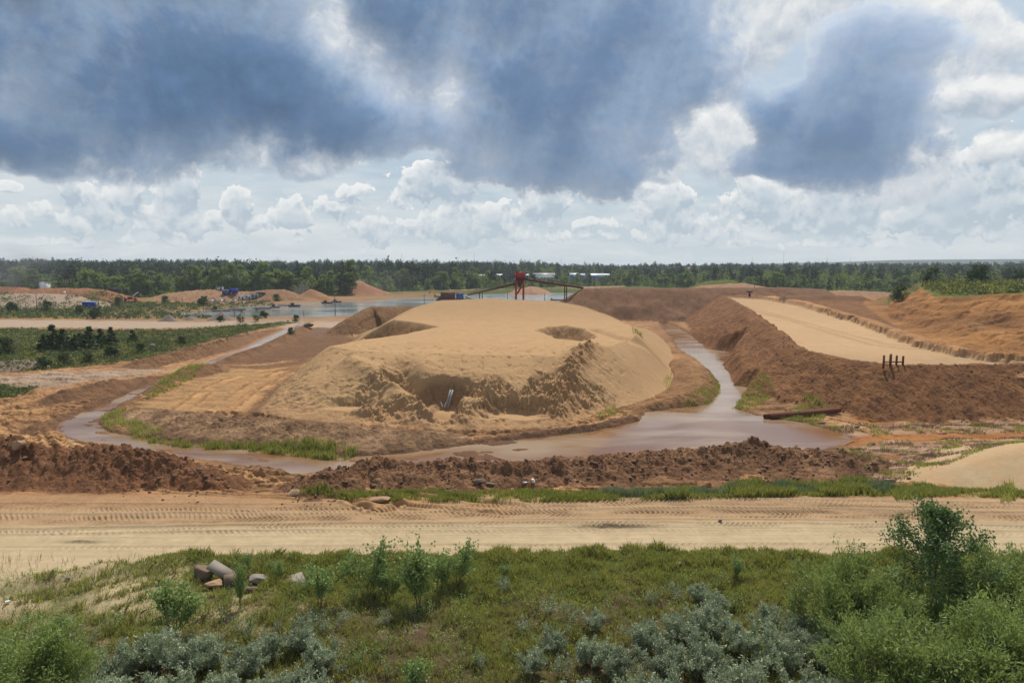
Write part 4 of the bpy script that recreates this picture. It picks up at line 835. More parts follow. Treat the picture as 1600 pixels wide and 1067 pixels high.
def verge():
    X, Y = scatter(330000, -46, 46, 24.5, 46.6); k = np.abs(X) < Y * .80 + 1.5; X, Y = X[k], Y[k]
    n3 = fbm(X / 3.5, Y / 3.5, 5, 21); n9 = fbm(X / 14, Y / 14, 4, 3); ed = 45.5 + .5 * np.sin(X / 7) + .8 * n3 - 5.5 * sst(-21, -36, X)
    thin = sst(-15, -30, X + (Y - 44) * 1.6) * sst(33, 39, Y)
    str_ = fbm((X * .8 + Y * .6) / 5, (X * -.6 + Y * .8) / .8, 3, 15)
    dens = np.where(thin > .15, np.clip(.02 + (1 - thin) * .5 + np.clip(str_ * 2.2, 0, 1) * .55, 0, 1), np.clip(.70 + 1.2 * fbm(X / 2.0, Y / 2.0, 3, 91), .15, 1))
    brown = np.clip(.45 + 1.3 * n9 + .8 * n3 - sst(38.5, 43, Y + .06 * np.abs(X - 6)) * 1.1, 0, 1); dens = dens * (1 - .62 * brown) * (Y < ed)
    k = r.uniform(0, 1, len(X)) < dens; X, Y, br = X[k], Y[k], brown[k]
    dry = r.uniform(0, 1, len(X)) < (.18 + .5 * br); hh = .34 * (1 - .35 * br) * (.35 + 1.5 * np.clip(.4 + 1.4 * fbm(X / 1.3, Y / 1.3, 3, 8), 0, 1))
    blades('grass', X[~dry], Y[~dry], hh[~dry], .020, ML_GRASS, r, 3, .35); blades('dry_grass', X[dry], Y[dry], hh[dry] * .9, .014, ML_DRY, r, 2, .5)
verge()
X, Y = scatter(5200, -40, 40, 27, 45.6); k = (np.abs(X) < Y * .8) & (fbm(X / 3, Y / 3, 2, 301) > -.02); blades('seed_stalks', X[k], Y[k], .62 + 0 * X[k], .012, ML_DRY, r, 2, .22)
X, Y = scatter(9000, -40, 40, 27, 43); k = (np.abs(X) < Y * .8) & (fbm(X / 2, Y / 2, 3, 305) > .10); X, Y = X[k], Y[k]; P_ = np.repeat(np.stack([X, Y, zat(X, Y)], 1), 9, 0); P_ = P_ + np.c_[r.normal(0, .09, (len(P_), 2)), r.uniform(.05, .42, len(P_))]
V_, F_ = leaves(P_, r.normal(0, 1, P_.shape) + np.array([0, 0, .4]), .085, .05, r); tag(link('broadleaf_weeds', mk_mesh('broadleaf_weeds', V_, F_, 4, ML_SAPL)), kind='stuff')
def poly_scatter(poly, n, pad=0):
    P = np.array(poly)[:, :2]; X, Y = scatter(n, P[:, 0].min(), P[:, 0].max(), P[:, 1].min(), P[:, 1].max()); k = inside(X, Y, poly); return X[k], Y[k]
# tall weeds on the strip behind the haul road
X, Y = poly_scatter(COLP['strip'], 90000); k = (np.abs(X) < Y * .8) & (r.uniform(0, 1, len(X)) < np.clip(.55 + 1.8 * fbm(X / 3, Y / 2, 3, 61), .05, 1)); X, Y = X[k], Y[k]
blades('verge_weeds', X, Y, .30 + .45 * sst(10, 16, X) * sst(40, 30, X) * (fbm(X / 4, Y / 4, 2, 5) > -.1) + .15 * r.uniform(0, 1, len(X)), .028, ML_GRASS, r, 2, .3)
X, Y = poly_scatter(WP([(900, 772), (1060, 764), (1150, 758), (1260, 752), (1400, 755), (1380, 766), (1200, 770), (1050, 780)]), 22000)
k = r.uniform(0, 1, len(X)) < np.clip(.5 + 2.5 * fbm(X / 3, Y / 2, 3, 66), 0, 1); blades('silvery_weeds', X[k], Y[k], .7 + 0 * X[k], .022, ML_SCRUB if False else ML_SILVG, r, 2, .18)
# reeds along the stream
for nm, pl, n, hh in (('reeds', [(232, 684), (300, 690), (420, 695), (500, 697), (560, 706), (535, 716), (500, 713), (400, 702), (300, 697), (230, 690)], 26000, .75), ('reeds', [(155, 655), (200, 640), (190, 655), (260, 680), (230, 690), (165, 668)], 8000, .55),
                      ('reeds', [(225, 622), (262, 595), (318, 570), (326, 580), (285, 600), (240, 622)], 12000, .6), ('reeds', [(1060, 636), (1115, 610), (1108, 590), (1126, 600), (1126, 618), (1112, 634)], 7000, .5),
                      ('reeds', [(1140, 640), (1160, 612), (1190, 605), (1210, 618), (1190, 632), (1165, 642)], 8000, .5), ('reeds', [(1230, 645), (1260, 630), (1300, 642), (1280, 660), (1240, 656)], 6000, .5)):
    X, Y = poly_scatter(WP([(a, b, -.4) for a, b in pl]), n); k = zat(X, Y) > ZW - .25; X, Y = X[k], Y[k]; k = r.uniform(0, 1, len(X)) < np.clip(.6 + 2 * fbm(X / 2, Y / 2, 2, 9), .1, 1)
    blades(nm, X[k], Y[k], hh + 0 * X[k], .04, ML_GRASS, r, 1, .18)
X, Y = poly_scatter(COLP['marsh'], 60000); k = (np.abs(X) < Y * .8) & (fbm(X / 4, Y / 2, 3, 71) > .10) & (zat(X, Y) > -.7); blades('marsh_grass', X[k], Y[k], .28 + 0 * X[k], .022, ML_DRY, r, 2, .4)
k = (np.abs(X) < Y * .8) & (fbm(X / 4 + 9, Y / 2, 3, 72) > .18) & (zat(X, Y) > -.7); blades('marsh_grass', X[k], Y[k], .32 + 0 * X[k], .028, ML_GRASS, r, 2, .3)
# sprigs on the sand
for pl, n, hh in (([(930, 632), (960, 622), (975, 630), (940, 640)], 500, .5), ([(1036, 590), (1050, 575), (1052, 596), (1042, 604)], 400, .5), ([(985, 530), (1000, 522), (1005, 530), (990, 535)], 300, .6), ([(1395, 745), (1445, 738), (1460, 760), (1400, 765)], 1500, .6), ([(1560, 745), (1585, 740), (1590, 765), (1565, 768)], 700, .7)):
    X, Y = poly_scatter(WP([(a, b, 1.0 if b > 560 else 6) for a, b in pl]), n); blades('sand_weeds', X, Y, hh + 0 * X, .045, ML_GRASS, r, 1, .4)

# ---------------- middle distance green: low scrub as a mass, shrubs one can tell apart as things
def clumps(name, X, Y, size, mat, r, per=14, leaf=.35, flat=.6):
    n = len(X); Z = zat(X, Y); C = np.stack([X, Y, Z], 1); P = np.repeat(C, per, 0); s = np.repeat(size, per)[:, None]; d = r.normal(0, 1, (len(P), 3)); d = unit(d) * r.uniform(.4, 1, (len(P), 1)) ** .5; d[:, 2] = np.abs(d[:, 2]) * flat * 1.5
    V, F = leaves(P + d * s, d + np.array([0, 0, .3]), leaf * 1.0, leaf * .7, r, .7); o = link(name, mk_mesh(name, V, F, 4, mat)); return tag(o, kind='stuff')
def field(polyname, n, sz, leaf, per=12, mats=((ML_SCRUB, 1.0),), thr=-.3, seed=1, nm='scrub'):
    X, Y = poly_scatter(COLP[polyname] if isinstance(polyname, str) else polyname, n); f = fbm(X / 7, Y / 7, 3, seed); k = (f > thr) & (np.abs(X) < Y * .85); X, Y, f = X[k], Y[k], f[k]
    S_ = sz * (.5 + r.uniform(0, 1, len(X))) * (.5 + np.clip(.6 + 1.2 * f, 0, 1.5)); sel = fbm(X / 11 + 50, Y / 5, 2, seed + 3) + r.normal(0, .12, len(X)); lo = -9
    for m, hi in mats: q = (sel >= lo) & (sel < hi); lo = hi; clumps(nm, X[q], Y[q], S_[q], m, r, per, leaf) if q.sum() else None
field('green1', 15000, .65, .36, 12, ((ML_SCRUB, .22), (ML_YEL, .42), (ML_SCRUB, 9)), -.45, 4)
field('green2', 7000, 1.2, .6, 14, ((ML_SCRUB, .3), (ML_BIRCH, 9)), -.25, 5)
field('green3', 3000, .4, .25, 8, ((ML_SCRUB, 9),), -.5, 6)
field([(108, 172, 0), (118, 150, 0), (132, 142, 0), (250, 140, 0), (260, 240, 0), (160, 250, 0), (128, 215, 0)], 5200, 1.4, .6, 14, ((ML_SCRUB, -.02), (ML_FLOWER, .22), (ML_SCRUB, 9)), -.4, 7, 'hilltop_scrub')
field(WP([(1380, 470), (1500, 466), (1420, 500), (1380, 495)]), 300, 1.0, .5, 12, ((ML_SCRUB, 9),), 0, 8)
field('meadow_r', 2500, 1.6, 1.0, 10, ((ML_BIRCH, 0), (ML_SCRUB, 9)), -.3, 9)
def blob_proto(seed, h, w, mat, leaf, n, trunk=True, shape='round', trunkmat=MB):
    r = np.random.default_rng(seed); nc = 22; cz = r.uniform(.10, .95, nc)
    prof = {'round': lambda t: np.sqrt(np.clip(1 - ((t - .48) / .56) ** 2, .05, 1)), 'cone': lambda t: np.clip(1.05 - t, .06, 1), 'pine': lambda t: np.where(t < .5, .12, np.sqrt(np.clip(1 - ((t - .78) / .24) ** 2, .04, 1))), 'bush': lambda t: np.sqrt(np.clip(1 - (t / 1.02) ** 2, .05, 1))}[shape]
    if shape == 'pine': cz = r.uniform(.55, .98, nc)
    if shape == 'bush': cz = r.uniform(.1, .9, nc)
    if shape == 'cone': nc = 40; cz = np.linspace(.1, .98, nc)
    a = r.uniform(0, 2 * math.pi, nc); rad = prof(cz) * w * .5; C = np.stack([np.cos(a) * rad * r.uniform(.35, .85, nc), np.sin(a) * rad * r.uniform(.35, .85, nc), cz * h], 1)
    cs = (.22 if shape != 'cone' else .17) * w * r.uniform(.7, 1.3, nc) * (1 if shape != 'cone' else 1) * np.clip(prof(cz), .35, 1)
    k = r.integers(0, nc, n); d = unit(r.normal(0, 1, (n, 3))) * (r.uniform(0, 1, (n, 1)) ** .4); d[:, 2] *= .8 if shape != 'cone' else .5
    P = C[k] + d * cs[k][:, None] * 1.15; V, F = leaves(P, d + np.array([0, 0, .2 if shape != 'cone' else -.4]), leaf, leaf * .75, r, .6)
    parts = [('crown', mk_mesh('crown', V, F, 4, mat))]
    if trunk:
        segs = [((0, 0, -.3), (0, 0, h * .55), w * .03 + .04, w * .02), ((0, 0, h * .55), (0, 0, h * .93), w * .02, .02)] + [((0, 0, c[2] * .7), c, w * .012, w * .005) for c in C[:8]]
        V, F = tubes(segs, 5); parts.insert(0, ('trunk', mk_mesh('trunk', V, F, 4, trunkmat)))
    return Proto('tree', parts)
T_BIRCH = [blob_proto(60 + i, 17, 9.5, ML_BIRCH, .9, 2200, True, 'round', MBW) for i in range(4)]
T_BIRCHT = [blob_proto(66 + i, 17, 6.5, ML_BIRCH, .8, 1700, True, 'round', MBW) for i in range(3)]
T_PINE = [blob_proto(70 + i, 21, 7.5, ML_PINE, .8, 1000, True, 'pine') for i in range(3)]
T_FIR = [blob_proto(80 + i, 17, 6.0, ML_FIR, .7, 1300, True, 'cone') for i in range(2)]
T_BUSH = [blob_proto(90 + i, 2.9, 3.6, ML_FIR if i == 1 else ML_SCRUB, .28, 1500, False, 'bush') for i in range(3)]
T_SPR = [blob_proto(95 + i, 5.4, 3.4, ML_FIR, .26, 3200, True, 'cone') for i in range(2)]
T_THIN = [blob_proto(98, 5.5, 3.0, ML_SCRUB, .28, 900, True, 'round')]
# young spruces and bushes on the left meadow
for k, (px, py, s, l) in enumerate([
    (68, 548, .75, 'short young spruce, leftmost of the dark meadow cluster'), (84, 548, 1.0, 'tall young spruce next to the leftmost one of the meadow cluster'), (100, 549, .9, 'dark young spruce in the middle of the meadow cluster'),
    (118, 548, .72, 'stumpy young spruce between the two taller ones of the meadow'), (140, 545, 1.05, 'tallest dark spruce right of the meadow cluster'), (158, 540, .7, 'paler young spruce right of the tallest dark one'), (175, 540, .8, 'thin young spruce at the right end of the meadow cluster'),
    (208, 536, .62, 'lone small dark spruce on the meadow, above the boulders'), (125, 540, .6, 'little spruce tucked behind the meadow cluster')]):
    put(T_SPR[k % 2], 'young_spruce', px, py, (s * (1.5 + .9 * ((k * 7) % 5) / 5), s * 2.0, s * (1.0 + .25 * ((k * 3) % 4) / 4)), l, 'young spruce', 'young spruces on the left meadow')
for k, (px, py, s, l) in enumerate([
    (12, 553, 1.3, 'dark round bush at the left frame edge beside the young spruces'), (68, 575, .8, 'light green bush right of the grey rubble bank'), (100, 572, .9, 'low bush at the lower meadow edge below the spruces'), (135, 566, .8, 'bush below the tallest dark spruce'),
    (175, 558, .9, 'bush on the meadow edge left of the boulders'), (220, 552, .8, 'bush just right of the pale boulders'), (285, 540, .8, 'bush near the right end of the meadow edge'), (20, 488, 1.6, 'green bush beside the leftmost utility poles'), (75, 486, 1.5, 'green bush between the leftmost poles and the blue container'),
    (122, 492, 1.4, 'bush just left of the blue container'), (150, 498, 1.5, 'dark bush in front of the blue container'), (185, 478, 1.5, 'bush beyond the blue container by the red machine'), (260, 475, 1.5, 'bush between the red machine and the parked cars'), (318, 478, 1.7, 'dark bush on the lake bank left of the parked cars'),
    (432, 470, 1.4, 'bush on the lake bank below the white cabins'), (335, 486, .9, 'dark bush at the tip of the lake'), (412, 497, 1.0, 'bush left of the thin lakeside tree foot'), (463, 502, .8, 'bush on the lake shore by the short post'), (456, 522, .7, 'bush on the flank of the ditch'), (345, 503, .8, 'bush in front of the small gravel heaps'),
    (505, 494, .9, 'bush on the near shore left of the tall lakeside pole'), (1455, 443, 1.8, 'dark rounded bush on the right hilltop'), (1530, 445, 2.2, 'large dark bush group on the right hilltop'), (1390, 452, 2.0, 'dark round bush on the flat beyond the right hill'), (1405, 470, 1.4, 'bush on the left flank of the right hill'), (1590, 440, 1.8, 'bush at the right frame edge on the hilltop')]):
    put(T_BUSH[k % 3], 'shrub', px, py, s * 1.05, l, 'shrub')
put(T_THIN[0], 'thin_tree', 376, 505, .95, 'thin young tree left of the pair on the near lake shore', 'tree'); put(T_THIN[0], 'thin_tree', 400, 503, 1.0, 'taller right hand tree of the pair on the near lake shore', 'tree')
flush()

# ---------------- forest
def forest():
    r = np.random.default_rng(21); spec = []
    # edge line of the wood in plan (x, y)
    edge = [(-520, 470), (-420, 455), (-300, 455), (-200, 462), (-150, 465), (-118, 478), (-108, 535), (-60, 575), (0, 640), (80, 700), (160, 640), (190, 560), (260, 540), (400, 520), (560, 500)]
    E = np.array(edge, float); seg = np.hypot(*np.diff(E, axis=0).T); cum = np.r_[0, np.cumsum(seg)]
    def along(s): i = min(np.searchsorted(cum, s, 'right') - 1, len(seg) - 1); t = (s - cum[i]) / seg[i]; p = E[i] + t * (E[i + 1] - E[i]); d = (E[i + 1] - E[i]) / seg[i]; return p, np.array([-d[1], d[0]])
    s = 3
    while s < cum[-1] and len(spec) < 285:
        p, n = along(s); q = p + n * r.uniform(-2, 8); 
        if abs(q[0]) < q[1] * .80:
            u = r.uniform(); x = q[0]; gap = (-30 < x < 60) 
            kind = 'birch' if u < .55 else 'slim' if u < .82 else 'pine' if u < .87 else 'fir'
            if x < -60 and x > -115: kind = 'slim' if u < .6 else 'pine'
            sc = (r.uniform(.62, 1.12) if r.uniform() > .13 else r.uniform(1.15, 1.4)) * (.72 if x > 60 else 1.0) * (.58 if gap else 1); spec.append((q[0], q[1], kind, sc))
        s += 5.2
    A = np.array([(a[0], a[1]) for a in spec]); z = zat(A[:, 0], A[:, 1]); ok = (z < 4.0) & (z > -.5); spec = [a for a, k in zip(spec, ok) if k]; z = z[ok]; cnt = {}
    PR = {'birch': T_BIRCH, 'slim': T_BIRCHT, 'pine': T_PINE, 'fir': T_FIR}; LB = {'birch': 'broad leafy birch', 'slim': 'slim pale trunked birch', 'pine': 'dark pine', 'fir': 'dark pointed spruce'}; CT = {'birch': 'birch_tree', 'slim': 'birch_tree', 'pine': 'pine_tree', 'fir': 'spruce_tree'}
    marks = [(-330, 'behind the reddish heap'), (-230, 'behind the blue container'), (-175, 'behind the red machine'), (-135, 'behind the parked cars'), (-110, 'left of the red bank'), (-60, 'right of the red bank'),
             (-25, 'behind the dredger'), (20, 'left of the red tower'), (75, 'just right of the red tower'), (150, 'beyond the brown heap'), (230, 'beyond the sand bed'), (330, 'right of the sand bed'), (600, 'behind the green hilltop')]
    for (x, y, kd, sc), zz in zip(spec, z):
        m = next(t for lim, t in marks if x < lim); cnt[(kd, m)] = cnt.get((kd, m), 0) + 1; n = cnt[(kd, m)]
        words = ['first', 'second', 'third', 'fourth', 'fifth', 'sixth', 'seventh', 'eighth', 'ninth', 'tenth', 'eleventh', 'twelfth', 'thirteenth', 'fourteenth', 'fifteenth', 'sixteenth', 'seventeenth', 'eighteenth', 'nineteenth', 'twentieth']
        w = words[n - 1] if n <= 20 else 'twenty-' + words[n - 21]
        PR[kd][r.integers(len(PR[kd]))].place(CT[kd], (x, y, zz - .2), r.uniform(0, 6.28), (sc * r.uniform(1.15, 1.5), sc * 1.25, sc * r.uniform(.9, 1.1)), f'{w} {LB[kd]} counted from the left {m}', 'tree', 'trees along the forest edge')
    # the wood behind: one mass
    n = 6500; u = r.uniform(0, 1, n) ** .8; Y = 480 + u * 900; X = r.uniform(-.84, .84, n) * Y; ey = np.interp(X, E[:, 0], E[:, 1]); k = (Y > ey + 12) & ~((np.abs(X - 45) < 110) & (Y > 715) & (Y < 790) & (np.abs(X - 45) < 100)); X, Y = X[k], Y[k]; Z = zat(X, Y)
    packs = {'pine': [], 'birch': []}
    for i in range(len(X)): packs['pine' if r.uniform() < (.62 if Y[i] > 560 else .4) + (.2 if X[i] < 0 else -.15) else 'birch'].append(i)
    for kd, ids in packs.items():
        ids = np.array(ids); m = len(ids); per = 230; h = (21 if kd == 'pine' else 17) * r.uniform(.68, 1.2, m); w = (7.5 if kd == 'pine' else 9.5) * r.uniform(.8, 1.2, m)
        sc_ = np.where(X[ids] > 60, .80, 1.0) * np.where((X[ids] > -40) & (X[ids] < 110) & (Y[ids] < 800), .62, 1.0); h = h * sc_ * (1 + .30 * fbm(X[ids] / 70, Y[ids] / 200, 2, 401))
        d = unit(r.normal(0, 1, (m, per, 3))) * (r.uniform(0, 1, (m, per, 1)) ** .35); lump = 1 + .3 * np.sin(d[..., :1] * 5 + r.uniform(0, 6, (m, 1, 1))) * np.cos(d[..., 1:2] * 4 + r.uniform(0, 6, (m, 1, 1)))
        d = d * lump; cz, ch = (.66, .34) if kd == 'pine' else (.52, .48)
        P = np.stack([X[ids][:, None] + d[..., 0] * w[:, None] / 2, Y[ids][:, None] + d[..., 1] * w[:, None] / 2, Z[ids][:, None] + h[:, None] * (cz + d[..., 2] * ch)], -1).reshape(-1, 3)
        V, F = leaves(P, d.reshape(-1, 3) + np.array([0, 0, .3]), 1.5, 1.2, r, .6); tag(link('distant_forest', mk_mesh('distant_forest', V, F, 4, ML_PINE if kd == 'pine' else ML_BIRCH)), None, None, None, 'stuff')
forest()
def undergrowth():
    r2 = np.random.default_rng(31); E = np.array([(-520, 466), (-300, 451), (-200, 458), (-150, 461), (-120, 476), (-104, 532), (-60, 570), (0, 634), (80, 694), (160, 634), (190, 554), (260, 534), (400, 514), (560, 494)], float)
    sg = np.hypot(*np.diff(E, axis=0).T); c = np.r_[0, np.cumsum(sg)]; s_ = r2.uniform(0, c[-1], 2600); X = np.interp(s_, c, E[:, 0]); Y = np.interp(s_, c, E[:, 1]) + r2.uniform(-3, 40, 2600); k = (np.abs(X) < Y * .82); X, Y = X[k], Y[k]; k = zat(X, Y) < 5; X, Y = X[k], Y[k]
    clumps('undergrowth', X, Y, r2.uniform(1.5, 4.0, len(X)), ML_BIRCH, r2, 26, 1.1, 1.0)
undergrowth()
def far_hills():
    n = 260; th = np.linspace(-.9, .9, n); V = []; F = []; rows = [(4200, 0), (4600, 1), (5600, 0)]
    nz = fbm(th * 6 + 3, th * 0 + 2, 4, 5); hh = 16 + 34 * sst(.18, .6, th) + 10 * nz + 18 * sst(.45, .75, np.abs(th - .5)) * 0
    for R_, k in rows:
        for i in range(n): V.append((R_ * math.sin(th[i]), R_ * math.cos(th[i]), (hh[i] + 20) * k - 5))
    for j in range(2):
        for i in range(n - 1): F += [j * n + i, j * n + i + 1, (j + 1) * n + i + 1, (j + 1) * n + i]
    m, t, b = material('far_wood', .95, .05); b.inputs['Base Color'].default_value = (.035, .05, .03, 1); tag(link('hills', mk_mesh('hills', V, F, 4, m, True)), kind='structure')
far_hills()
# ------------------------------------------------------------------ built things
def paint_mat(name, c, rough=.55, dirt=.25, spec=.3, metal=0.0, dcol=(.16, .11, .08)):
    m, t, b = material(name, rough, spec); geo = t.new('ShaderNodeNewGeometry'); n, _ = t.noise(geo.outputs['Position'], 1.7, 5, .65)
    t.l.new(t.mix(t.mr(n, .5, .75, 0, dirt * 2), c, dcol), b.inputs['Base Color']); b.inputs['Metallic'].default_value = metal; return m
MR = paint_mat('red_paint', (.30, .018, .015), .5, .2); MRD = paint_mat('dark_red_steel', (.085, .022, .018), .6, .3); MBL = paint_mat('blue_paint', (.018, .035, .33), .5, .08); MBC = paint_mat('bright_blue', (.04, .14, .38), .5, .15)
MWH = paint_mat('white_paint', (.70, .71, .72), .4, .12); MOR = paint_mat('orange_paint', (.62, .24, .03), .5, .2); MDK = paint_mat('dark_steel', (.045, .042, .045), .6, .2); MRU = paint_mat('rust', (.13, .045, .025), .85, .5, .2, 0, (.06, .03, .02))
MGY = paint_mat('grey_metal', (.33, .34, .35), .45, .2); MGL = paint_mat('dark_glass', (.02, .025, .03), .15, .0); MTY = paint_mat('tyre_rubber', (.025, .025, .025), .9, .2); MYE = paint_mat('yellow_paint', (.60, .33, .02), .5, .15)
MCO = paint_mat('concrete', (.24, .205, .17), .9, .45, .2, 0, (.20, .165, .13)); MST = paint_mat('stone', (.17, .12, .085), .95, .5, .15, 0, (.12, .085, .065)); MWD = paint_mat('weathered_wood', (.16, .13, .11), .9, .3); MSD = paint_mat('loose_sand', (.33, .21, .13), .95, .2, .1, 0, (.2, .12, .08)); MPK = paint_mat('pinkish_steel', (.26, .12, .11), .6, .3)
def boxes(lst):
    """(cx,cy,cz,sx,sy,sz[,rz[,taper]]) with slightly eased edges"""
    V = []; F = []; k = 0
    for b in lst:
        cx, cy, cz, sx, sy, sz = b[:6]; rz = b[6] if len(b) > 6 else 0; tp = b[7] if len(b) > 7 else 1.0; c, s = math.cos(rz), math.sin(rz)
        for (zz, f) in ((-.5, 1.0), (.5, tp)):
            for (ux, uy) in ((-.5, -.5), (.5, -.5), (.5, .5), (-.5, .5)):
                x, y = ux * sx * f, uy * sy * f; V.append((cx + x * c - y * s, cy + x * s + y * c, cz + zz * sz))
        F += [k, k + 3, k + 2, k + 1, k + 4, k + 5, k + 6, k + 7]
        for i in range(4): j = (i + 1) % 4; F += [k + i, k + j, k + 4 + j, k + 4 + i]
        k += 8
    return V, F
def bx(name, lst, mat, parent=None): V, F = boxes(lst); return link(name, mk_mesh(name, V, F, 4, mat), parent)
def tb(name, segs, mat, parent=None, sides=8):
    V, F = tubes(segs, sides); V = V.tolist(); F = list(F); N = [4] * (len(F) // 4); k = 0
    for _ in segs: F += list(range(k, k + sides))[::-1] + list(range(k + sides, k + 2 * sides)); N += [sides, sides]; k += 2 * sides
    return link(name, mk_mesh(name, V, F, N, mat), parent)
def empty(name, loc, rz=0, label=None, cat=None, group=None):
    o = bpy.data.objects.new(name, None); COL.objects.link(o); o.location = loc; o.rotation_euler = (0, 0, rz); return tag(o, label, cat, group)
def prism(name, prof, width, mat, parent=None, rz=0):
    """profile in x-z extruded along y, centred"""
    n = len(prof); V = [(x, -width / 2, z) for x, z in prof] + [(x, width / 2, z) for x, z in prof]; F = list(range(n)) + list(range(2 * n - 1, n - 1, -1)); N = [n, n]
    for i in range(n): j = (i + 1) % n; F += [j, i, n + i, n + j]; N.append(4)
    return link(name, mk_mesh(name, V, F, N, mat), parent)
def rock_mesh(name, seed, sx, sy, sz, mat, blocky=.5):
    r = np.random.default_rng(seed); nu, nv = (30, 20) if name != 'c' else (9, 6); V = []; pl = [unit(r.normal(0, 1, 3)) for _ in range(16)]; dd = r.uniform(.42, .8, 16)
    for j in range(nv + 1):
        th = math.pi * j / nv
        for i in range(nu):
            ph = 2 * math.pi * i / nu; d = np.array([math.sin(th) * math.cos(ph), math.sin(th) * math.sin(ph), math.cos(th)]); R = 1.0
            for p_, q in zip(pl, dd):
                c = d @ p_
                if c > .05: R = min(R, q / c)
            V.append(d * R)
    V = np.array(V); V += .09 * fbm(V[:, 0] * 3 + seed, V[:, 1] * 3 + V[:, 2] * 2, 3, seed)[:, None] * unit(V); V = V * np.array([sx, sy, sz])
    F = []
    for j in range(nv):
        for i in range(nu): F += [j * nu + i, j * nu + (i + 1) % nu, (j + 1) * nu + (i + 1) % nu, (j + 1) * nu + i]
    return mk_mesh(name, V, F, 4, mat)
def rock(name, seed, px, py, s, mat, label, cat='boulder', rot=(0, 0, 0), sink=.3, group=None):
    x, y, z = at_ground(px, py); o = link(name, rock_mesh(name, seed, *s, mat), None, (x, y, z + s[2] * (1 - sink)), rot); return tag(o, label, cat, group)
def on(px, py): return at_ground(px, py)

# foreground rubble
rock('boulder', 1, 318, 905, (1.2, .8, .62), MST, 'big rough brown boulder lying in the grass, left of the tilted concrete slab')
x, y, z = on(347, 905); o = bx('concrete_slab', [(0, 0, 0, 1.6, .75, .14)], MCO); o.location = (x - .05, y, z + .62); o.rotation_euler = (.35, .48, -.15); tag(o, 'tilted concrete slab leaning on top of the broken rubble', 'concrete slab')
x, y, z = on(362, 913); o = bx('concrete_block', [(0, 0, .3, .95, .8, .7, .5, .85)], MST); o.location = (x, y, z - .05); tag(o, 'brown concrete block under the right end of the tilted slab', 'concrete block')
rock('boulder', 2, 336, 918, (.8, .6, .38), MSD, 'sandy lump of earth in front of the tilted slab', 'earth lump'); rock('boulder', 3, 403, 912, (1.0, .6, .45), MCO, 'pale grey boulder right of the brown concrete block'); rock('boulder', 4, 388, 925, (.55, .4, .25), MST, 'small stone in front of the pale grey boulder', 'stone')
x, y, z = on(458, 908); o = bx('concrete_slab', [(0, 0, .05, 1.4, 1.3, .16, .3)], MCO); o.location = (x, y, z); o.rotation_euler = (.1, -.06, .2); tag(o, 'flat pale slab in the grass right of the boulders', 'concrete slab')
for k, (px, py, sx, sy, sz, l, m) in enumerate([(104, 973, .36, .28, .10, 'flat white stone in the grass above the corner willow', MCO), (92, 1003, .9, .10, .05, 'long white plank piece lying in the grass beside the corner willow', MWH), (112, 994, .35, .18, .06, 'pale broken tile right of the white plank', MCO),
      (12, 943, .20, .18, .12, 'small round white stone near the left frame edge', MWH), (107, 905, .25, .2, .1, 'white stone on the sandy verge', MCO), (247, 1020, .16, .1, .04, 'orange piece of litter on the silvery bushes', MOR), (745, 907, .05, .08, .14, 'bent white scrap standing beside the dense dark sapling', MWH), (1060, 882, .5, .3, .12, 'pale flat stone at the road edge near the sandy scar', MCO), (833, 942, .10, .08, .05, 'tiny white scrap on the brown verge', MWH)]):
    x, y, z = on(px, min(py, 1060)); o = link('debris', rock_mesh('debris', 30 + k, sx, sy, sz, m), None, (x, y, z + sz * .5 + (.8 if 'silvery' in l else .08)), (0, .05, k)); tag(o, l, 'debris')
rock('boulder', 7, 1124, 815, (.22, .16, .10), MDK, 'small dark stone alone on the haul road', 'stone'); rock('boulder', 8, 579, 811, (.12, .1, .07), MST, 'tiny stone on the tyre tracks, centre left of the haul road', 'stone')
rock('boulder', 9, 749, 757, (.62, .4, .42), MST, 'grey pointed rock in the weeds against the dark berm', 'stone'); rock('boulder', 10, 766, 757, (.5, .35, .15), MCO, 'flat pale rock right of the grey pointed one against the dark berm', 'stone')
rock('boulder', 11, 820, 755, (.35, .25, .12), MWH, 'white plastic sack flattened in the weeds by the berm', 'sack'); rock('boulder', 12, 833, 755, (.30, .28, .26), MWH, 'crumpled white sack right of the flattened one by the berm', 'sack')
rock('boulder', 13, 598, 783, (1.3, .7, .35), MSD, 'low pale lump of sand at the grass edge of the haul road', 'sand lump', sink=.55); rock('boulder', 14, 460, 773, (.9, .6, .4), MSD, 'pale sandy lump at the left end of the dark berm', 'sand lump', sink=.5)
rock('boulder', 15, 239, 545, (1.3, 1.0, .8), MCO, 'pale broken boulder on the edge of the left meadow'); rock('boulder', 16, 229, 548, (.7, .6, .5), MST, 'smaller boulder left of the pale broken one on the meadow'); rock('boulder', 17, 482, 512, (2.2, 1.5, 1.1), MST, 'rounded boulder over the upper end of the ditch')
rock('boulder', 18, 30, 705, (.8, .7, .7), MSD, 'squarish earth block on the crest of the left berm', 'earth block', sink=.1); rock('boulder', 19, 700, 770, (.4, .3, .2), MST, 'brown stone in the grass strip below the berm', 'stone')
for k, (px, py) in enumerate([(1285, 693), (1340, 668), (1362, 695), (1285, 662)]): rock('boulder', 40 + k, px, py, (.7, .4, .25), MST, ['dark clod at the near tip of the pond', 'dark clod in the marsh right of the pipes', 'dark clod beside the orange rill', 'clod on the bank under the pipes'][k], 'earth clod')

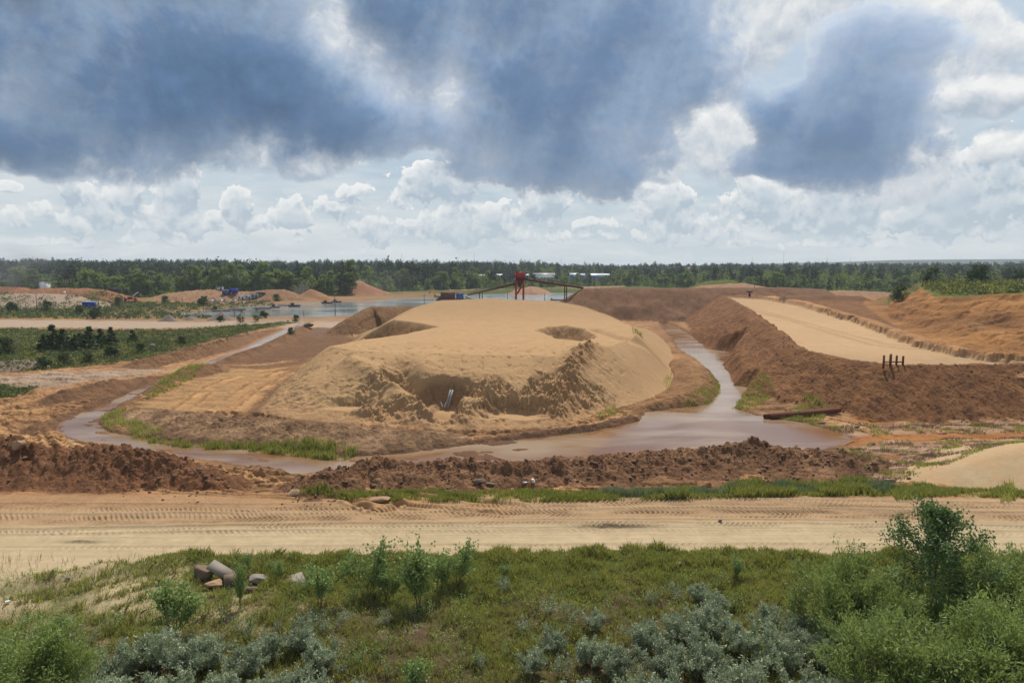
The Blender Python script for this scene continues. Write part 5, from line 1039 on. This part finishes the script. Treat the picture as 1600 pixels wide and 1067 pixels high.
# rusty post frame at the lip of the sand bed
x, y = W(1396, 570, 5.75); z = ground(x, y); fr = empty('post_frame', (x, y, z), .05, 'row of six rusty steel posts joined by a low rail on the embankment lip', 'post frame')
for (dx, dy, h, w) in ((-1.5, 0, 1.75, .26), (-.45, 0, 1.95, .27), (-.22, .5, 1.75, .24), (.45, 0, 1.7, .24), (.72, .45, 1.6, .26), (1.42, 0, 1.6, .27)):
    tb('post', [((dx, dy, -.5), (dx, dy, h * .84), w * .58, w * .58)], MRU, fr, 10)
tb('rail', [((-1.5, -.16, .45), (1.42, -.16, .42), .05, .05)], MDK, fr); tb('rail', [((-1.5, .3, .5), (1.42, .3, .45), .045, .045)], MRU, fr)

def pipe(name, a, b, R, mat, label, thick=.04, cat='pipe', parent=None):
    a = np.array(a, float); b = np.array(b, float); d = unit(b - a); u = unit(np.cross(d, [0, 0, 1])); w = np.cross(u, d); n = 20; V = []
    for p_, rr_ in ((a, R), (b, R), (b, R - thick), (a, R - thick)):
        for i in range(n): t = 2 * math.pi * i / n; V.append(p_ + (math.cos(t) * u + math.sin(t) * w) * rr_)
    F = []
    for ring in range(4):
        for i in range(n): j = (i + 1) % n; F += [ring * n + i, ring * n + j, ((ring + 1) % 4) * n + j, ((ring + 1) % 4) * n + i]
    o = link(name, mk_mesh(name, V, F, 4, mat, False), parent); return tag(o, label, cat) if label else o
a = np.array(W(1203, 652, ZW + .25) + (ZW + .28,)); b = np.array(W(1312, 641, .1) + (.15,)); off = np.array([-.62, .35, 0])
pipe('rusty_pipe', a, b, .36, MRU, 'nearer of the two big rusty pipes ending in the pond'); pipe('rusty_pipe', a + off, b + off * 1.0, .34, MRU, 'farther of the two big rusty pipes ending in the pond, behind the nearer')
m_ = a * .55 + b * .45 + off * .5; link_ = link('sand_lump', rock_mesh('sand_lump', 55, 1.0, .4, .35, MSD), None, tuple(m_ + np.array([-.3, 0, .32])), (0, 0, .3)); tag(link_, 'lump of sand lying on top of the two pond pipes', 'sand lump')
x, y, z = on(700, 634)
for k, (dx, l) in enumerate(((0, 'left of two weathered grey pipes leaning in the mound pit'), (.32, 'right of two weathered grey pipes leaning in the mound pit'))): pipe('steel_pipe', (x + dx - .3, y - .5, z - .1), (x + dx + .35, y + .3, z + 2.3), .11, MGY, l, .02)
for k, (px, py, l) in enumerate([(690, 630, 'short pale plank stub on the floor of the mound pit, left'), (696, 631, 'short pale plank stub on the floor of the mound pit, right')]): x, y, z = on(px, py + 4); o = bx('plank', [(0, 0, 0, .1, .9, .2)], MWH); o.location = (x, y, z + .25); o.rotation_euler = (.6, 0, .5 - k * .8); tag(o, l, 'plank')
a = W(655, 652, .8); b = W(678, 636, .8); tb_o = tb('wooden_pole', [((a[0], a[1], ground(*a) + .2), (b[0], b[1], ground(*b) + .25), .09, .07)], MWD); tag(tb_o, 'weathered pole lying at the mouth of the mound pit', 'pole')

# ---------------- far things
def far_at(px, py, dist): 
    x, y, z = WD(px, py, dist); return x, y, ground(x, y)
def truck(px, py, dist, rz, cabm, bodym, label, cat='truck', s=1.0, dump=True):
    x, y, z = far_at(px, py, dist); t = empty('truck', (x, y, z), rz, label, cat); t.scale = (s,) * 3
    bx('chassis', [(0, 0, .95, 7.2, 2.2, .35)], MDK, t)
    c = bx('cab', [(2.75, 0, 2.0, 1.7, 2.4, 1.9, 0, .92)], cabm, t); bx('windscreen', [(3.60, 0, 2.35, .08, 2.0, .8)], MGL, c)
    if dump: prism('tipper_body', [(-3.7, 1.2), (1.6, 1.2), (1.8, 3.1), (-3.9, 2.9), (-4.1, 2.2)], 2.4, bodym, t)
    else: bx('cargo_body', [(-1.0, 0, 2.4, 5.4, 2.45, 2.4)], bodym, t)
    for sx in (-2.8, -1.5, 2.5):
        for sy in (-1.05, 1.05): tb('wheel', [((sx, sy - .16, .52), (sx, sy + .16, .52), .52, .52)], MTY, t, 14)
    return t
truck(146, 472, 372, 2.6, MWH, MDK, 'white cabbed tipper truck parked behind the blue container'); truck(181, 470, 395, .4, MDK, MDK, 'dark truck parked against the soil heaps right of the blue container', s=.8)
x, y, z = far_at(140, 483, 338); c_ = empty('container', (x, y, z), .04, 'blue steel container with a pale roof standing in the scrub', 'container'); V, F = boxes([(0, 0, 1.45, 5.6, 2.4, 2.7)]); link('body', mk_mesh('body', V, F, 4, MBL), c_)
bx('roof', [(0, 0, 2.86, 5.8, 2.6, .16)], MWH, c_); bx('rib', [(-2.6 + i * .4, -1.225, 1.45, .12, .06, 2.5) for i in range(14)], MBL, c_); bx('door', [(2.83, 0, 1.45, .06, 2.0, 2.3)], MBL, c_)
def loader(px, py, dist, rz, mat, label, sc=1.0, cat='excavator', boom=((0, 0, 1.8), (2.2, 0, 4.6), (4.6, 0, 3.4), (5.0, 0, 1.2))):
    x, y, z = far_at(px, py, dist); t = empty('excavator', (x, y, z), rz, label, cat); t.scale = (sc,) * 3
    for s in (-1, 1): prism('track', [(-2, .1), (2, .1), (2.3, .5), (1.9, .9), (-1.9, .9), (-2.3, .5)], .55, MDK, t).location = (0, s * 1.15, 0)
    bx('body', [(-.8, 0, 1.6, 2.9, 2.5, 1.3, 0, .93)], mat, t); c = bx('cab', [(.5, .75, 2.1, 1.3, 1.0, 1.9, 0, .9)], mat, t); bx('window', [(.5, .24, 2.4, 1.0, .06, .8)], MGL, c)
    tb('boom', [(boom[0], boom[1], .28, .22)], mat, t, 6); tb('arm', [(boom[1], boom[2], .2, .16)], mat, t, 6); tb('arm_rod', [(boom[2], boom[3], .14, .12)], mat, t, 6); bx('bucket', [(boom[3][0], 0, boom[3][2] - .3, .9, 1.1, .8, 0, .8)], MDK, t); return t
loader(681, 464, 490, math.pi, MOR, 'orange excavator with a raised arm on the lake shore beside the dredger', 1.1, boom=((0, 0, 1.8), (1.5, 0, 6.0), (3.6, 0, 5.6), (3.9, 0, 4.2)))
loader(8, 465, 372, math.pi, MYE, 'yellow machine working on the soil heap at the left frame edge', .9)
# red screening machine
x, y, z = far_at(204, 475, 385); t = empty('screening_machine', (x, y, z), .1, 'red screening machine with a pale slanting boom beside the sandy road', 'machine')
for dx in (-2.6, 2.9): bx('leg', [(dx, 0, 1.6, 1.1, 1.6, 3.2, 0, .8)], MR, t)
bx('deck', [(0, 0, 2.2, 5.0, 1.4, .5)], MDK, t); tb('boom', [((-.2, 0, 2.6), (4.4, 0, 6.0), .28, .2)], MWH, t); bx('hopper', [(0, 0, 3.0, 1.8, 1.6, 1.0, 0, 1.4)], MR, t)
# cars
def car(px, py, dist, rz, mat, label):
    x, y, z = far_at(px, py, dist); t = empty('parked_car', (x, y, z), rz, label, 'car', 'cars parked by the site cabins')
    prism('body', [(-2.1, .35), (2.1, .35), (2.2, .75), (1.9, .95), (1.0, 1.05), (-1.9, 1.08), (-2.2, .8)], 1.7, mat, t); prism('cabin', [(-1.6, 1.07), (.95, 1.04), (.35, 1.48), (-1.1, 1.5)], 1.5, MGL, t); bx('roof', [(-.38, 0, 1.51, 1.4, 1.4, .06)], mat, t)
    for sx in (-1.35, 1.35):
        for sy in (-.8, .8): tb('wheel', [((sx, sy - .1, .32), (sx, sy + .1, .32), .32, .32)], MTY, t, 12)
for px, py, m, l in ((330, 473.5, MWH, 'white car, leftmost of the row parked by the lake'), (338, 473.5, MGY, 'grey car, second from the left in the row by the lake'), (345, 474.5, MWH, 'white car, third from the left in the row by the lake'), (352, 474.5, MGY, 'grey car, rightmost of the close row of four by the lake'), (365, 474, MWH, 'white car parked apart, right of the close row of four')): car(px, py, 400, 2.2, m, l)
# cabins
def cabin(px, py, dist, w, h, d, mats, label, cat='cabin', rz=0, roofm=MGY):
    x, y, z = far_at(px, py, dist); t = empty('site_cabin', (x, y, z), rz, label, cat); bx('wall', [(0, 0, h / 2, w, d, h)], mats, t); bx('roof', [(0, 0, h + .1, w + .4, d + .4, .2)], roofm, t)
    bx('door', [(w * .22, -d / 2 - .03, 1.05, .9, .06, 2.0)], MDK, t); bx('window', [(-w * .22, -d / 2 - .03, 1.6, 1.1, .06, .8)], MGL, t); return t
cabin(378, 469, 415, 4.5, 2.7, 2.5, MWH, 'white site cabin with a dark doorway, leftmost of the white row'); cabin(389, 469, 416, 3.2, 2.7, 2.5, MWH, 'pale site cabin in the middle of the white row'); cabin(399, 468.5, 417, 4.6, 2.7, 2.5, MGY, 'grey white site cabin at the right end of the row')
cabin(352, 468, 420, 2.6, 3.0, 2.4, MBC, 'light blue cabin left of the dark blue truck'); truck(363, 468.5, 422, 2.9, MWH, MBL, 'dark blue box truck behind the parked cars', dump=False, s=.95); truck(408, 468, 418, .3, MDK, MDK, 'dark truck at the right end of the white cabins', s=.7)
cabin(345, 466, 428, 3.4, 1.6, 2.0, MWH, 'low white tarpaulined box left of the light blue cabin', 'box')
truck(484, 463, 445, 2.9, MWH, MDK, 'white truck driving across the far shore trailing dust', s=.62); truck(505, 461, 470, 2.9, MWH, MGY, 'tiny white truck on the far shore right of the dust cloud', s=.42)
x, y, z = far_at(102, 478, 350); o = bx('sack', [(0, 0, .9, .9, .9, 1.8, .3, .8)], MWH); o.location = (x, y, z); tag(o, 'small upright white sack at the foot of the broad gravel heap', 'sack')
# small far gravel cones
def cone_heap(px, py, dist, R, h, label, seed):
    x, y, z = far_at(px, py, dist); n = 48; V = []; F = []; r = np.random.default_rng(seed); prof = [(0, 1), (.12, .93), (.3, .72), (.5, .48), (.7, .26), (.88, .08), (1, 0), (1, -.15)]
    for j, (rr_, zz) in enumerate(prof):
        for i in range(n): a = 2 * math.pi * i / n; f = 1 + .10 * math.sin(a * 3 + seed) + .04 * r.normal(); V.append((math.cos(a) * R * rr_ * f, math.sin(a) * R * rr_ * f * .8, h * (zz + .02 * r.normal() * (j < 7))))
    for j in range(len(prof) - 1):
        for i in range(n): k = (i + 1) % n; F += [j * n + i, (j + 1) * n + i, (j + 1) * n + k, j * n + k]
    m = paint_mat('gravel', (.20, .155, .125), .95, .4, .1, 0, (.13, .10, .085)); tag(link('gravel_cone', mk_mesh('gravel_cone', V, F, 4, m, True), None, (x, y, z)), label, 'gravel heap')
cone_heap(264, 505, 256, 3.8, 2.5, 'pointed grey gravel cone beside the grey road, left of the lake tip', 3); cone_heap(298, 504, 262, 2.9, 1.5, 'low grey gravel heap between the pointed cone and the larger heap', 5); cone_heap(346, 504, 262, 5.0, 2.9, 'larger round grey gravel heap at the tip of the lake', 9)
# poles
def pole(px, top, base, dist, label, w=.13, arm=True, cat='utility pole'):
    x, y, zb = far_at(px, base, dist); zt = WD(px, top, dist)[2]; t = empty('utility_pole', (x, y, zb), .1, label, cat, 'poles across the site'); h = zt - zb
    tb('post', [((0, 0, -.5), (0, 0, h), w * 1.2, w * .8)], MWD, t)
    if arm: tb('crossarm', [((-.7, 0, h - .5), (.7, 0, h - .5), .07, .07)], MWD, t, 5)
for px, tp, bs, d, l, a_ in ((41, 469, 488, 300, 'leftmost short utility pole before the broad gravel heap', False), (58, 458, 485, 320, 'taller utility pole right of the leftmost short one', True), (154, 461, 476, 345, 'utility pole right of the blue container', False), (194, 466, 492, 290, 'utility pole left of the red screening machine', False),
      (276, 466, 478, 370, 'utility pole on the bank between the red machine and the cars', False), (367, 466, 497, 287, 'utility pole standing over the lake left of the thin trees', True), (475, 484, 498, 283, 'short post on the near lake shore', False), (524, 458, 494, 292, 'tall utility pole on the near shore, left of the dark heap', True),
      (663, 459, 478, 300, 'utility pole rising behind the dark heap beside the mound', True), (793, 452, 470, 300, 'pole behind the mound left of the red tower', False), (851, 458, 468, 320, 'thin post in the water right of the red tower', False), (1178, 437, 466, 330, 'thin pole at the far end of the sand bed', True), (457, 452, 462, 470, 'thin pole on the far shore left of the white truck', False)): pole(px, tp, bs, d, l, .16, a_)
# boats and pontoons
def boat(px, py, w, mat, label, name='pontoon_boat', h=1.0, cab=True):
    x, y = W(px, py, ZL); t = empty(name, (x, y, ZL), .05, label, 'boat', 'pontoons moored along the left shore'); prism('hull', [(-w / 2, .9 * h), (-w / 2 + .8, -.3), (w / 2 - .6, -.3), (w / 2, .9 * h)], 2.6, mat, t)
    bx('deck', [(0, 0, .92 * h, w * .96, 2.5, .12)], MWD, t)
    if cab: bx('cabin', [(-w * .15, 0, .98 * h + .55, w * .25, 1.6, 1.0)], MDK, t)
    tb('rail', [((-w * .45, -1.2, h + .6), (w * .45, -1.2, h + .6), .05, .05)] + [((q * w * .45, -1.2, h * .9), (q * w * .45, -1.2, h + .6), .04, .04) for q in (-1, 0, 1)], MDK, t, 4)
boat(339, 486.5, 4.5, MPK, 'pinkish pontoon farthest left at the shallow tip of the lake', h=.6, cab=False); boat(352, 485.8, 5.5, MPK, 'pinkish pontoon second from the left in the moored line', h=.6, cab=False); boat(371, 484, 8, MRD, 'dark pontoon section left of the thin trees', h=.5, cab=False); boat(412, 482.5, 8, MRD, 'long dark red pontoon right of the thin trees', h=.6, cab=False)
boat(430, 481, 5.2, MPK, 'pink sided boat moored at the end of the dark pontoon line', h=.8); boat(460, 479, 6.4, MRD, 'dark boat moored alone in front of the grassy bank', h=1.0); boat(511, 474, 6.6, MRD, 'dark pontoon with a low deck house below the far shore', h=.8); boat(526, 472.5, 6.0, MRD, 'dark pontoon behind and right of the one with a low deck house', h=.8); boat(447, 477.5, 9, MRD, 'narrow dark raft along the grassy bank behind the lone boat', h=.4, cab=False)
# dredger
x, y, _ = WD(706, 466, 440); t = empty('dredger', (x, y, ZL), 0.0, 'floating dredger with rusty brown sides and a bright blue cabin', 'dredger')
prism('hull', [(-10, 1.0), (-9, -.4), (9, -.4), (9.6, 1.0)], 6, MRD, t); bx('engine_house', [(-2.5, 0, 2.9, 9.0, 4.5, 3.8)], MRU, t); c = bx('cabin', [(5.2, 0, 2.8, 4.6, 4.2, 3.4)], MBC, t); bx('window', [(4.0, -2.13, 3.3, 1.2, .08, 1.0), (6.2, -2.13, 3.3, 1.2, .08, 1.0)], MGL, c); bx('roof', [(-2.5, 0, 5.0, 9.6, 5.0, .3), (5.2, 0, 4.66, 5.0, 4.6, .25)], MR, t)
bx('winch', [(-8.0, 0, 1.9, 1.8, 2.2, 1.6)], MBC, t); tb('exhaust', [((-1, 0, 5), (-1, 0, 7.2), .18, .18)], MWH, t); tb('discharge_pipe', [((8.6, 0, 2.2), (13.5, -2, .6), .4, .4)], MRD, t)
# floating pipe line to the conveyor
a = WD(722, 464, 420); tb_o = tb('floating_pipe', [((a[0], a[1], ZL + .5), WD(738, 465, 400)[:2] + (ZL + .4,), .35, .35), (WD(738, 465, 400)[:2] + (ZL + .4,), WD(762, 464, 380)[:2] + (ZL + .4,), .35, .35)], MRD); tag(tb_o, 'dark floating pipe on the water between the dredger and the conveyor', 'pipe')
# red tower with its two conveyors
D0 = 262; x, y, z = far_at(812, 470, D0); zt = WD(812, 424.5, D0)[2]; h = zt - z; t = empty('hopper_tower', (x, y, z), 0.06, 'tall red steel hopper tower standing behind the sand mound', 'hopper tower')
for sx in (-1.42, 1.42):
    for sy in (-1.5, 1.5): bx('leg', [(sx, sy, (h - 3) / 2, .52, .5, h - 3)], MR, t)
bx('hopper', [(0, 0, h - 1.2, 3.7, 3.9, 2.3, 0, .88)], MR, t); bx('roof', [(0, 0, h + .02, 2.9, 3.1, .16)], MRD, t)
V, F = boxes([(0, 0, h - 4.1, 3.0, 3.2, 3.4, 0, 1.0)]); V = [(vx * (.25 if vz < h - 4 else 1), vy * (.25 if vz < h - 4 else 1), vz) for vx, vy, vz in V]; link('funnel', mk_mesh('funnel', V, F, 4, MRD), t)
br = []
for z0, z1 in ((.3, 4.2),):
    for sy in (-1.5, 1.5): br += [((-1.3, sy, z0), (1.3, sy, z1), .09, .09), ((1.3, sy, z0), (-1.3, sy, z1), .09, .09), ((-1.3, sy, z1), (1.3, sy, z1), .12, .12), ((-1.3, sy, z0), (1.3, sy, z0), .12, .12)]
tb('brace', br, MRD, t, 5); bx('platform', [(0, 0, h - 3.0 + .65, 3.8, 4.0, .18)], MRD, t); tb('chute', [((.6, 0, h - 5.8), (-1.0, 0, h - 8.5), .35, .3)], MR, t)
def conveyor(A, B, label, sup, width=1.3):
    A = np.array(A); B = np.array(B); t = empty('conveyor', tuple(A), 0, label, 'conveyor'); d = unit(B - A); s_ = unit(np.cross(d, [0, 0, 1])) * width / 2; u = np.cross(s_, d); u = unit(u) * .35; u = u if u[2] > 0 else -u
    L = B - A; V = [-s_ - u, s_ - u, s_ + u, -s_ + u, L - s_ - u, L + s_ - u, L + s_ + u, L - s_ + u]; link('belt_frame', mk_mesh('belt_frame', V, [0, 1, 2, 3, 7, 6, 5, 4, 0, 4, 5, 1, 1, 5, 6, 2, 2, 6, 7, 3, 3, 7, 4, 0], 4, MRD), t)
    tb('handrail', [(s_ * 1.05 + u * 3.2, L + s_ * 1.05 + u * 3.2, .06, .06), (-s_ * 1.05 + u * 3.2, L - s_ * 1.05 + u * 3.2, .06, .06)] + [(L * k / 12 + s_ * 1.05 + u, L * k / 12 + s_ * 1.05 + u * 3.2, .04, .04) for k in range(13)], MRD, t, 4)
    tb('drum', [(-s_ * 1.1, s_ * 1.1, .4, .4), (L - s_ * 1.1, L + s_ * 1.1, .4, .4)], MDK, t, 10)
    for f in sup: p_ = L * f; g_ = ground(*(A + p_)[:2]); g_ = max(g_, ZL - 1.5); w = p_.copy(); w[2] = g_ - A[2]; tb('support', [(tuple(w + s_), tuple(p_ + s_ - u), .22, .22), (tuple(w - s_), tuple(p_ - s_ - u), .22, .22), (tuple(w * .4 + p_ * .6 + s_), tuple(w * .4 + p_ * .6 - s_), .1, .1)], MRD, t, 6)
conveyor(WD(733, 460.5, 330), WD(805, 443.5, 263), 'long dark conveyor climbing from the water up to the red tower on its left', (.3,)); conveyor(WD(816, 436, 263), WD(909, 450, 277), 'dark red conveyor sloping down from the tower to the top of the brown heap', (.72,))
tb_o = tb('pipe_stub', [(WD(860, 468.5, 262), WD(884, 469, 262), .25, .25), (WD(862, 472, 262), WD(862, 466, 262), .18, .18)], MRD); tag(tb_o, 'short dark pipe on stands between the mound crest and the brown heap', 'pipe')
# little machine at the far end of the bed
x, y, z = far_at(1171, 466, 262); t = empty('valve_stand', (x, y, z), 0, 'small dark valve stand with a red head at the far end of the sand bed', 'valve'); tb('stem', [((0, 0, -.3), (0, 0, 1.6), .45, .35)], MDK, t); bx('head', [(0, 0, 1.9, 2.2, .8, .5)], MRD, t)
# warehouses in the wood
def shed(px, py, dist, w, h, wallm, roofm, label):
    x, y, z = far_at(px, py, dist); zt = WD(px, py, dist)[2]; t = empty('warehouse', (x, y, z), 0, label, 'warehouse'); hh = max(zt - z, 3); b = bx('wall', [(0, 0, hh / 2, w, 16, hh)], wallm, t)
    rf = prism('roof', [(-8.4, 0), (0, h), (8.4, 0), (8.4, .3), (0, h + .3), (-8.4, .3)], w + 1, roofm, t); rf.rotation_euler = (0, 0, math.pi / 2); rf.location = (0, 0, hh)
    bx('door', [(-w * .3, -8.05, 2, 3.5, .1, 4)], MDK, t); bx('window', [(w * (-.1 + .16 * i), -8.05, hh * .7, 2.2, .1, 1.2) for i in range(4)], MGL, t)
shed(849, 429.5, 735, 22, 1.6, MWH, MGY, 'long white roofed warehouse among the trees just right of the red tower'); shed(861, 430, 738, 7, 1.6, MBC, MWH, 'small blue warehouse joined to the right end of the white roofed one'); shed(926, 430.5, 740, 26, 1.8, MBC, MWH, 'bright blue warehouse among the trees above the right conveyor'); shed(897, 429.5, 745, 9, 1.5, MBC, MWH, 'small pale shed left of the bright blue warehouse'); shed(946, 430, 745, 7, 1.3, MWH, MWH, 'little white shed right of the bright blue warehouse')
shed(781, 430.5, 735, 12, 1.3, MGY, MWH, 'white roofed warehouse among the trees left of the red tower'); shed(752, 431, 740, 6, 1.1, MWH, MWH, 'tiny white shed farther left of the red tower among the trees'); shed(672, 419.5, 980, 26, 2, MGY, MGY, 'pale industrial building on the skyline wood above the dredger'); shed(1077, 421, 900, 6, 2.4, MWH, MPK, 'small pink and white house among the trees on the skyline'); shed(713, 419.5, 985, 12, 2, MGY, MGY, 'second pale building on the skyline, right of the larger one')
cabin(70, 440, 452, 4, 9.5, 5, MWH, 'small white house in the wood above the broad gravel heap', 'house'); shed(822, 431, 735, 5, 1.5, MWH, MWH, 'little white shed right behind the red tower')
# masts on the horizon
for k, (px, tp, l) in enumerate(((628, 396, 'radio mast on the skyline left of the dredger'), (716, 401, 'short thin mast on the skyline above the dredger'), (741, 396, 'tall mast on the skyline left of the red tower'), (877, 403, 'mast on the skyline above the blue warehouses'), (914, 406, 'short mast on the skyline right of the blue warehouses'), (1224, 393, 'tallest mast on the right skyline'), (1175, 402, 'thin mast left of the tallest on the right skyline'), (1292, 400, 'faint mast right of the tallest on the right skyline'), (1328, 404, 'last faint mast at the right of the skyline'))):
    d = 1500; x, y, z = far_at(px, 415, d); zt = WD(px, tp, d)[2]; t = empty('radio_mast', (x, y, z), 0, l, 'radio mast'); tb('mast', [((0, 0, 0), (0, 0, zt - z), .42, .26)], MGY, t, 5); tb('antenna', [((-.9, 0, (zt - z) * .9), (.9, 0, (zt - z) * .9), .25, .25)], MGY, t, 4)
# clods scattered over the berms and the pit: individual lumps one cannot count
def clod_field():
    r = np.random.default_rng(88); protos = [rock_mesh('c', 200 + i, 1, .8, .65, MST) for i in range(4)]; VV = []; FF = []; k = 0
    bv = [np.array([v.co[:] for v in m.vertices]) for m in protos]; bf = [np.array([i for p_ in m.polygons for i in p_.vertices]) for m in protos]
    for nm, n, sd in (('berm_left', 900, 2.4), ('berm_mid', 2000, 2.2), ('rubble_l', 250, 2)):
        P = np.array(RIDGES[nm][0])[:, :2]; sg = np.hypot(*np.diff(P, axis=0).T); c = np.r_[0, np.cumsum(sg)]; s = r.uniform(0, c[-1], n); X = np.interp(s, c, P[:, 0]) + r.normal(0, sd * .4, n); Y = np.interp(s, c, P[:, 1]) + r.normal(0, sd, n) - (.8 if 'berm' in nm else 0)
        kk = np.abs(X) < Y * .85; X, Y = X[kk], Y[kk]; Z = zat(X, Y); sc = np.exp(r.normal(-2.1, .5, len(X)))
        for x, y, z, q in zip(X, Y, Z, sc):
            q = min(q, .42); 
            if z < ZW + .1: continue
            i = r.integers(4); a = r.uniform(0, 6.28); R = np.array([[math.cos(a), -math.sin(a), 0], [math.sin(a), math.cos(a), 0], [0, 0, 1]]); VV.append(bv[i] @ R.T * q + np.array([x, y, z + q * .15])); FF.append(bf[i] + k); k += len(bv[i])
    n = 2600; X = r.uniform(36, 92, n); Y = r.uniform(88, 140, n); dd = sdf(X, Y, EMB); kk = (dd > -1) & (dd < 11) & (np.abs(X) < Y * .8); X, Y = X[kk], Y[kk]; Z = zat(X, Y); sc = np.exp(r.normal(-2.2, .45, len(X)))
    for x, y, z, q in zip(X, Y, Z, sc):
        if z < ZW + .4: continue
        i = r.integers(4); a = r.uniform(0, 6.28); R = np.array([[math.cos(a), -math.sin(a), 0], [math.sin(a), math.cos(a), 0], [0, 0, 1]]); q = min(q, .35); VV.append(bv[i] @ R.T * q + np.array([x, y, z + q * .15])); FF.append(bf[i] + k); k += len(bv[i])
    m = paint_mat('clod', (.16, .092, .060), .95, .5, .1, 0, (.08, .048, .034)); tag(link('earth_clods', mk_mesh('earth_clods', np.concatenate(VV), np.concatenate(FF), 4, m)), kind='stuff')
clod_field()
# smoke and dust: soft volumes
def puff(name, loc, size, dens, colr, label):
    V = []; F = []; nu, nv = 16, 10
    for j in range(nv + 1):
        for i in range(nu): th = math.pi * j / nv; ph = 2 * math.pi * i / nu; V.append((math.sin(th) * math.cos(ph), math.sin(th) * math.sin(ph), math.cos(th)))
    for j in range(nv):
        for i in range(nu): F += [j * nu + i, (j + 1) * nu + i, (j + 1) * nu + (i + 1) % nu, j * nu + (i + 1) % nu]
    m = bpy.data.materials.new(name); m.use_nodes = True; t = NT(m.node_tree); t.n.clear(); out = t.new('ShaderNodeOutputMaterial'); tc = t.new('ShaderNodeTexCoord'); P = tc.outputs['Object']
    L = t.v('LENGTH', P); n, _ = t.noise(P, 1.8, 4, .6, .5); f = t.m('MULTIPLY', t.mr(L, .15, 1.0, 1, 0, True), t.mr(n, .42, .68, 0, 1)); vol = t.new('ShaderNodeVolumePrincipled'); vol.inputs['Color'].default_value = (*colr, 1)
    t.l.new(t.m('MULTIPLY', f, dens), vol.inputs['Density']); t.l.new(vol.outputs[0], out.inputs['Volume']); o = link(name, mk_mesh(name, V, F, 4, m), None, loc, None, size); return tag(o, None, None, None, 'stuff')
puff('dust_cloud', WD(471, 455, 448), (10, 5, 9), .11, (.75, .66, .56), ''); puff('smoke', WD(30, 418, 430), (38, 14, 20), .045, (.45, .45, .48), ''); puff('dust_cloud', WD(600, 440, 500), (45, 15, 14), .012, (.7, .7, .68), '')
def haze():
    V, F = boxes([(0, 3000, 20, 16000, 14000, 100)]); m = bpy.data.materials.new('haze'); m.use_nodes = True; t = NT(m.node_tree); t.n.clear(); out = t.new('ShaderNodeOutputMaterial'); v = t.new('ShaderNodeVolumePrincipled')
    v.inputs['Color'].default_value = (.80, .88, .98, 1); v.inputs['Density'].default_value = .00012; v.inputs['Anisotropy'].default_value = .2; t.l.new(v.outputs[0], out.inputs['Volume'])
    o = link('haze', mk_mesh('haze', V, F, 4, m)); tag(o, None, None, None, 'stuff')
haze()
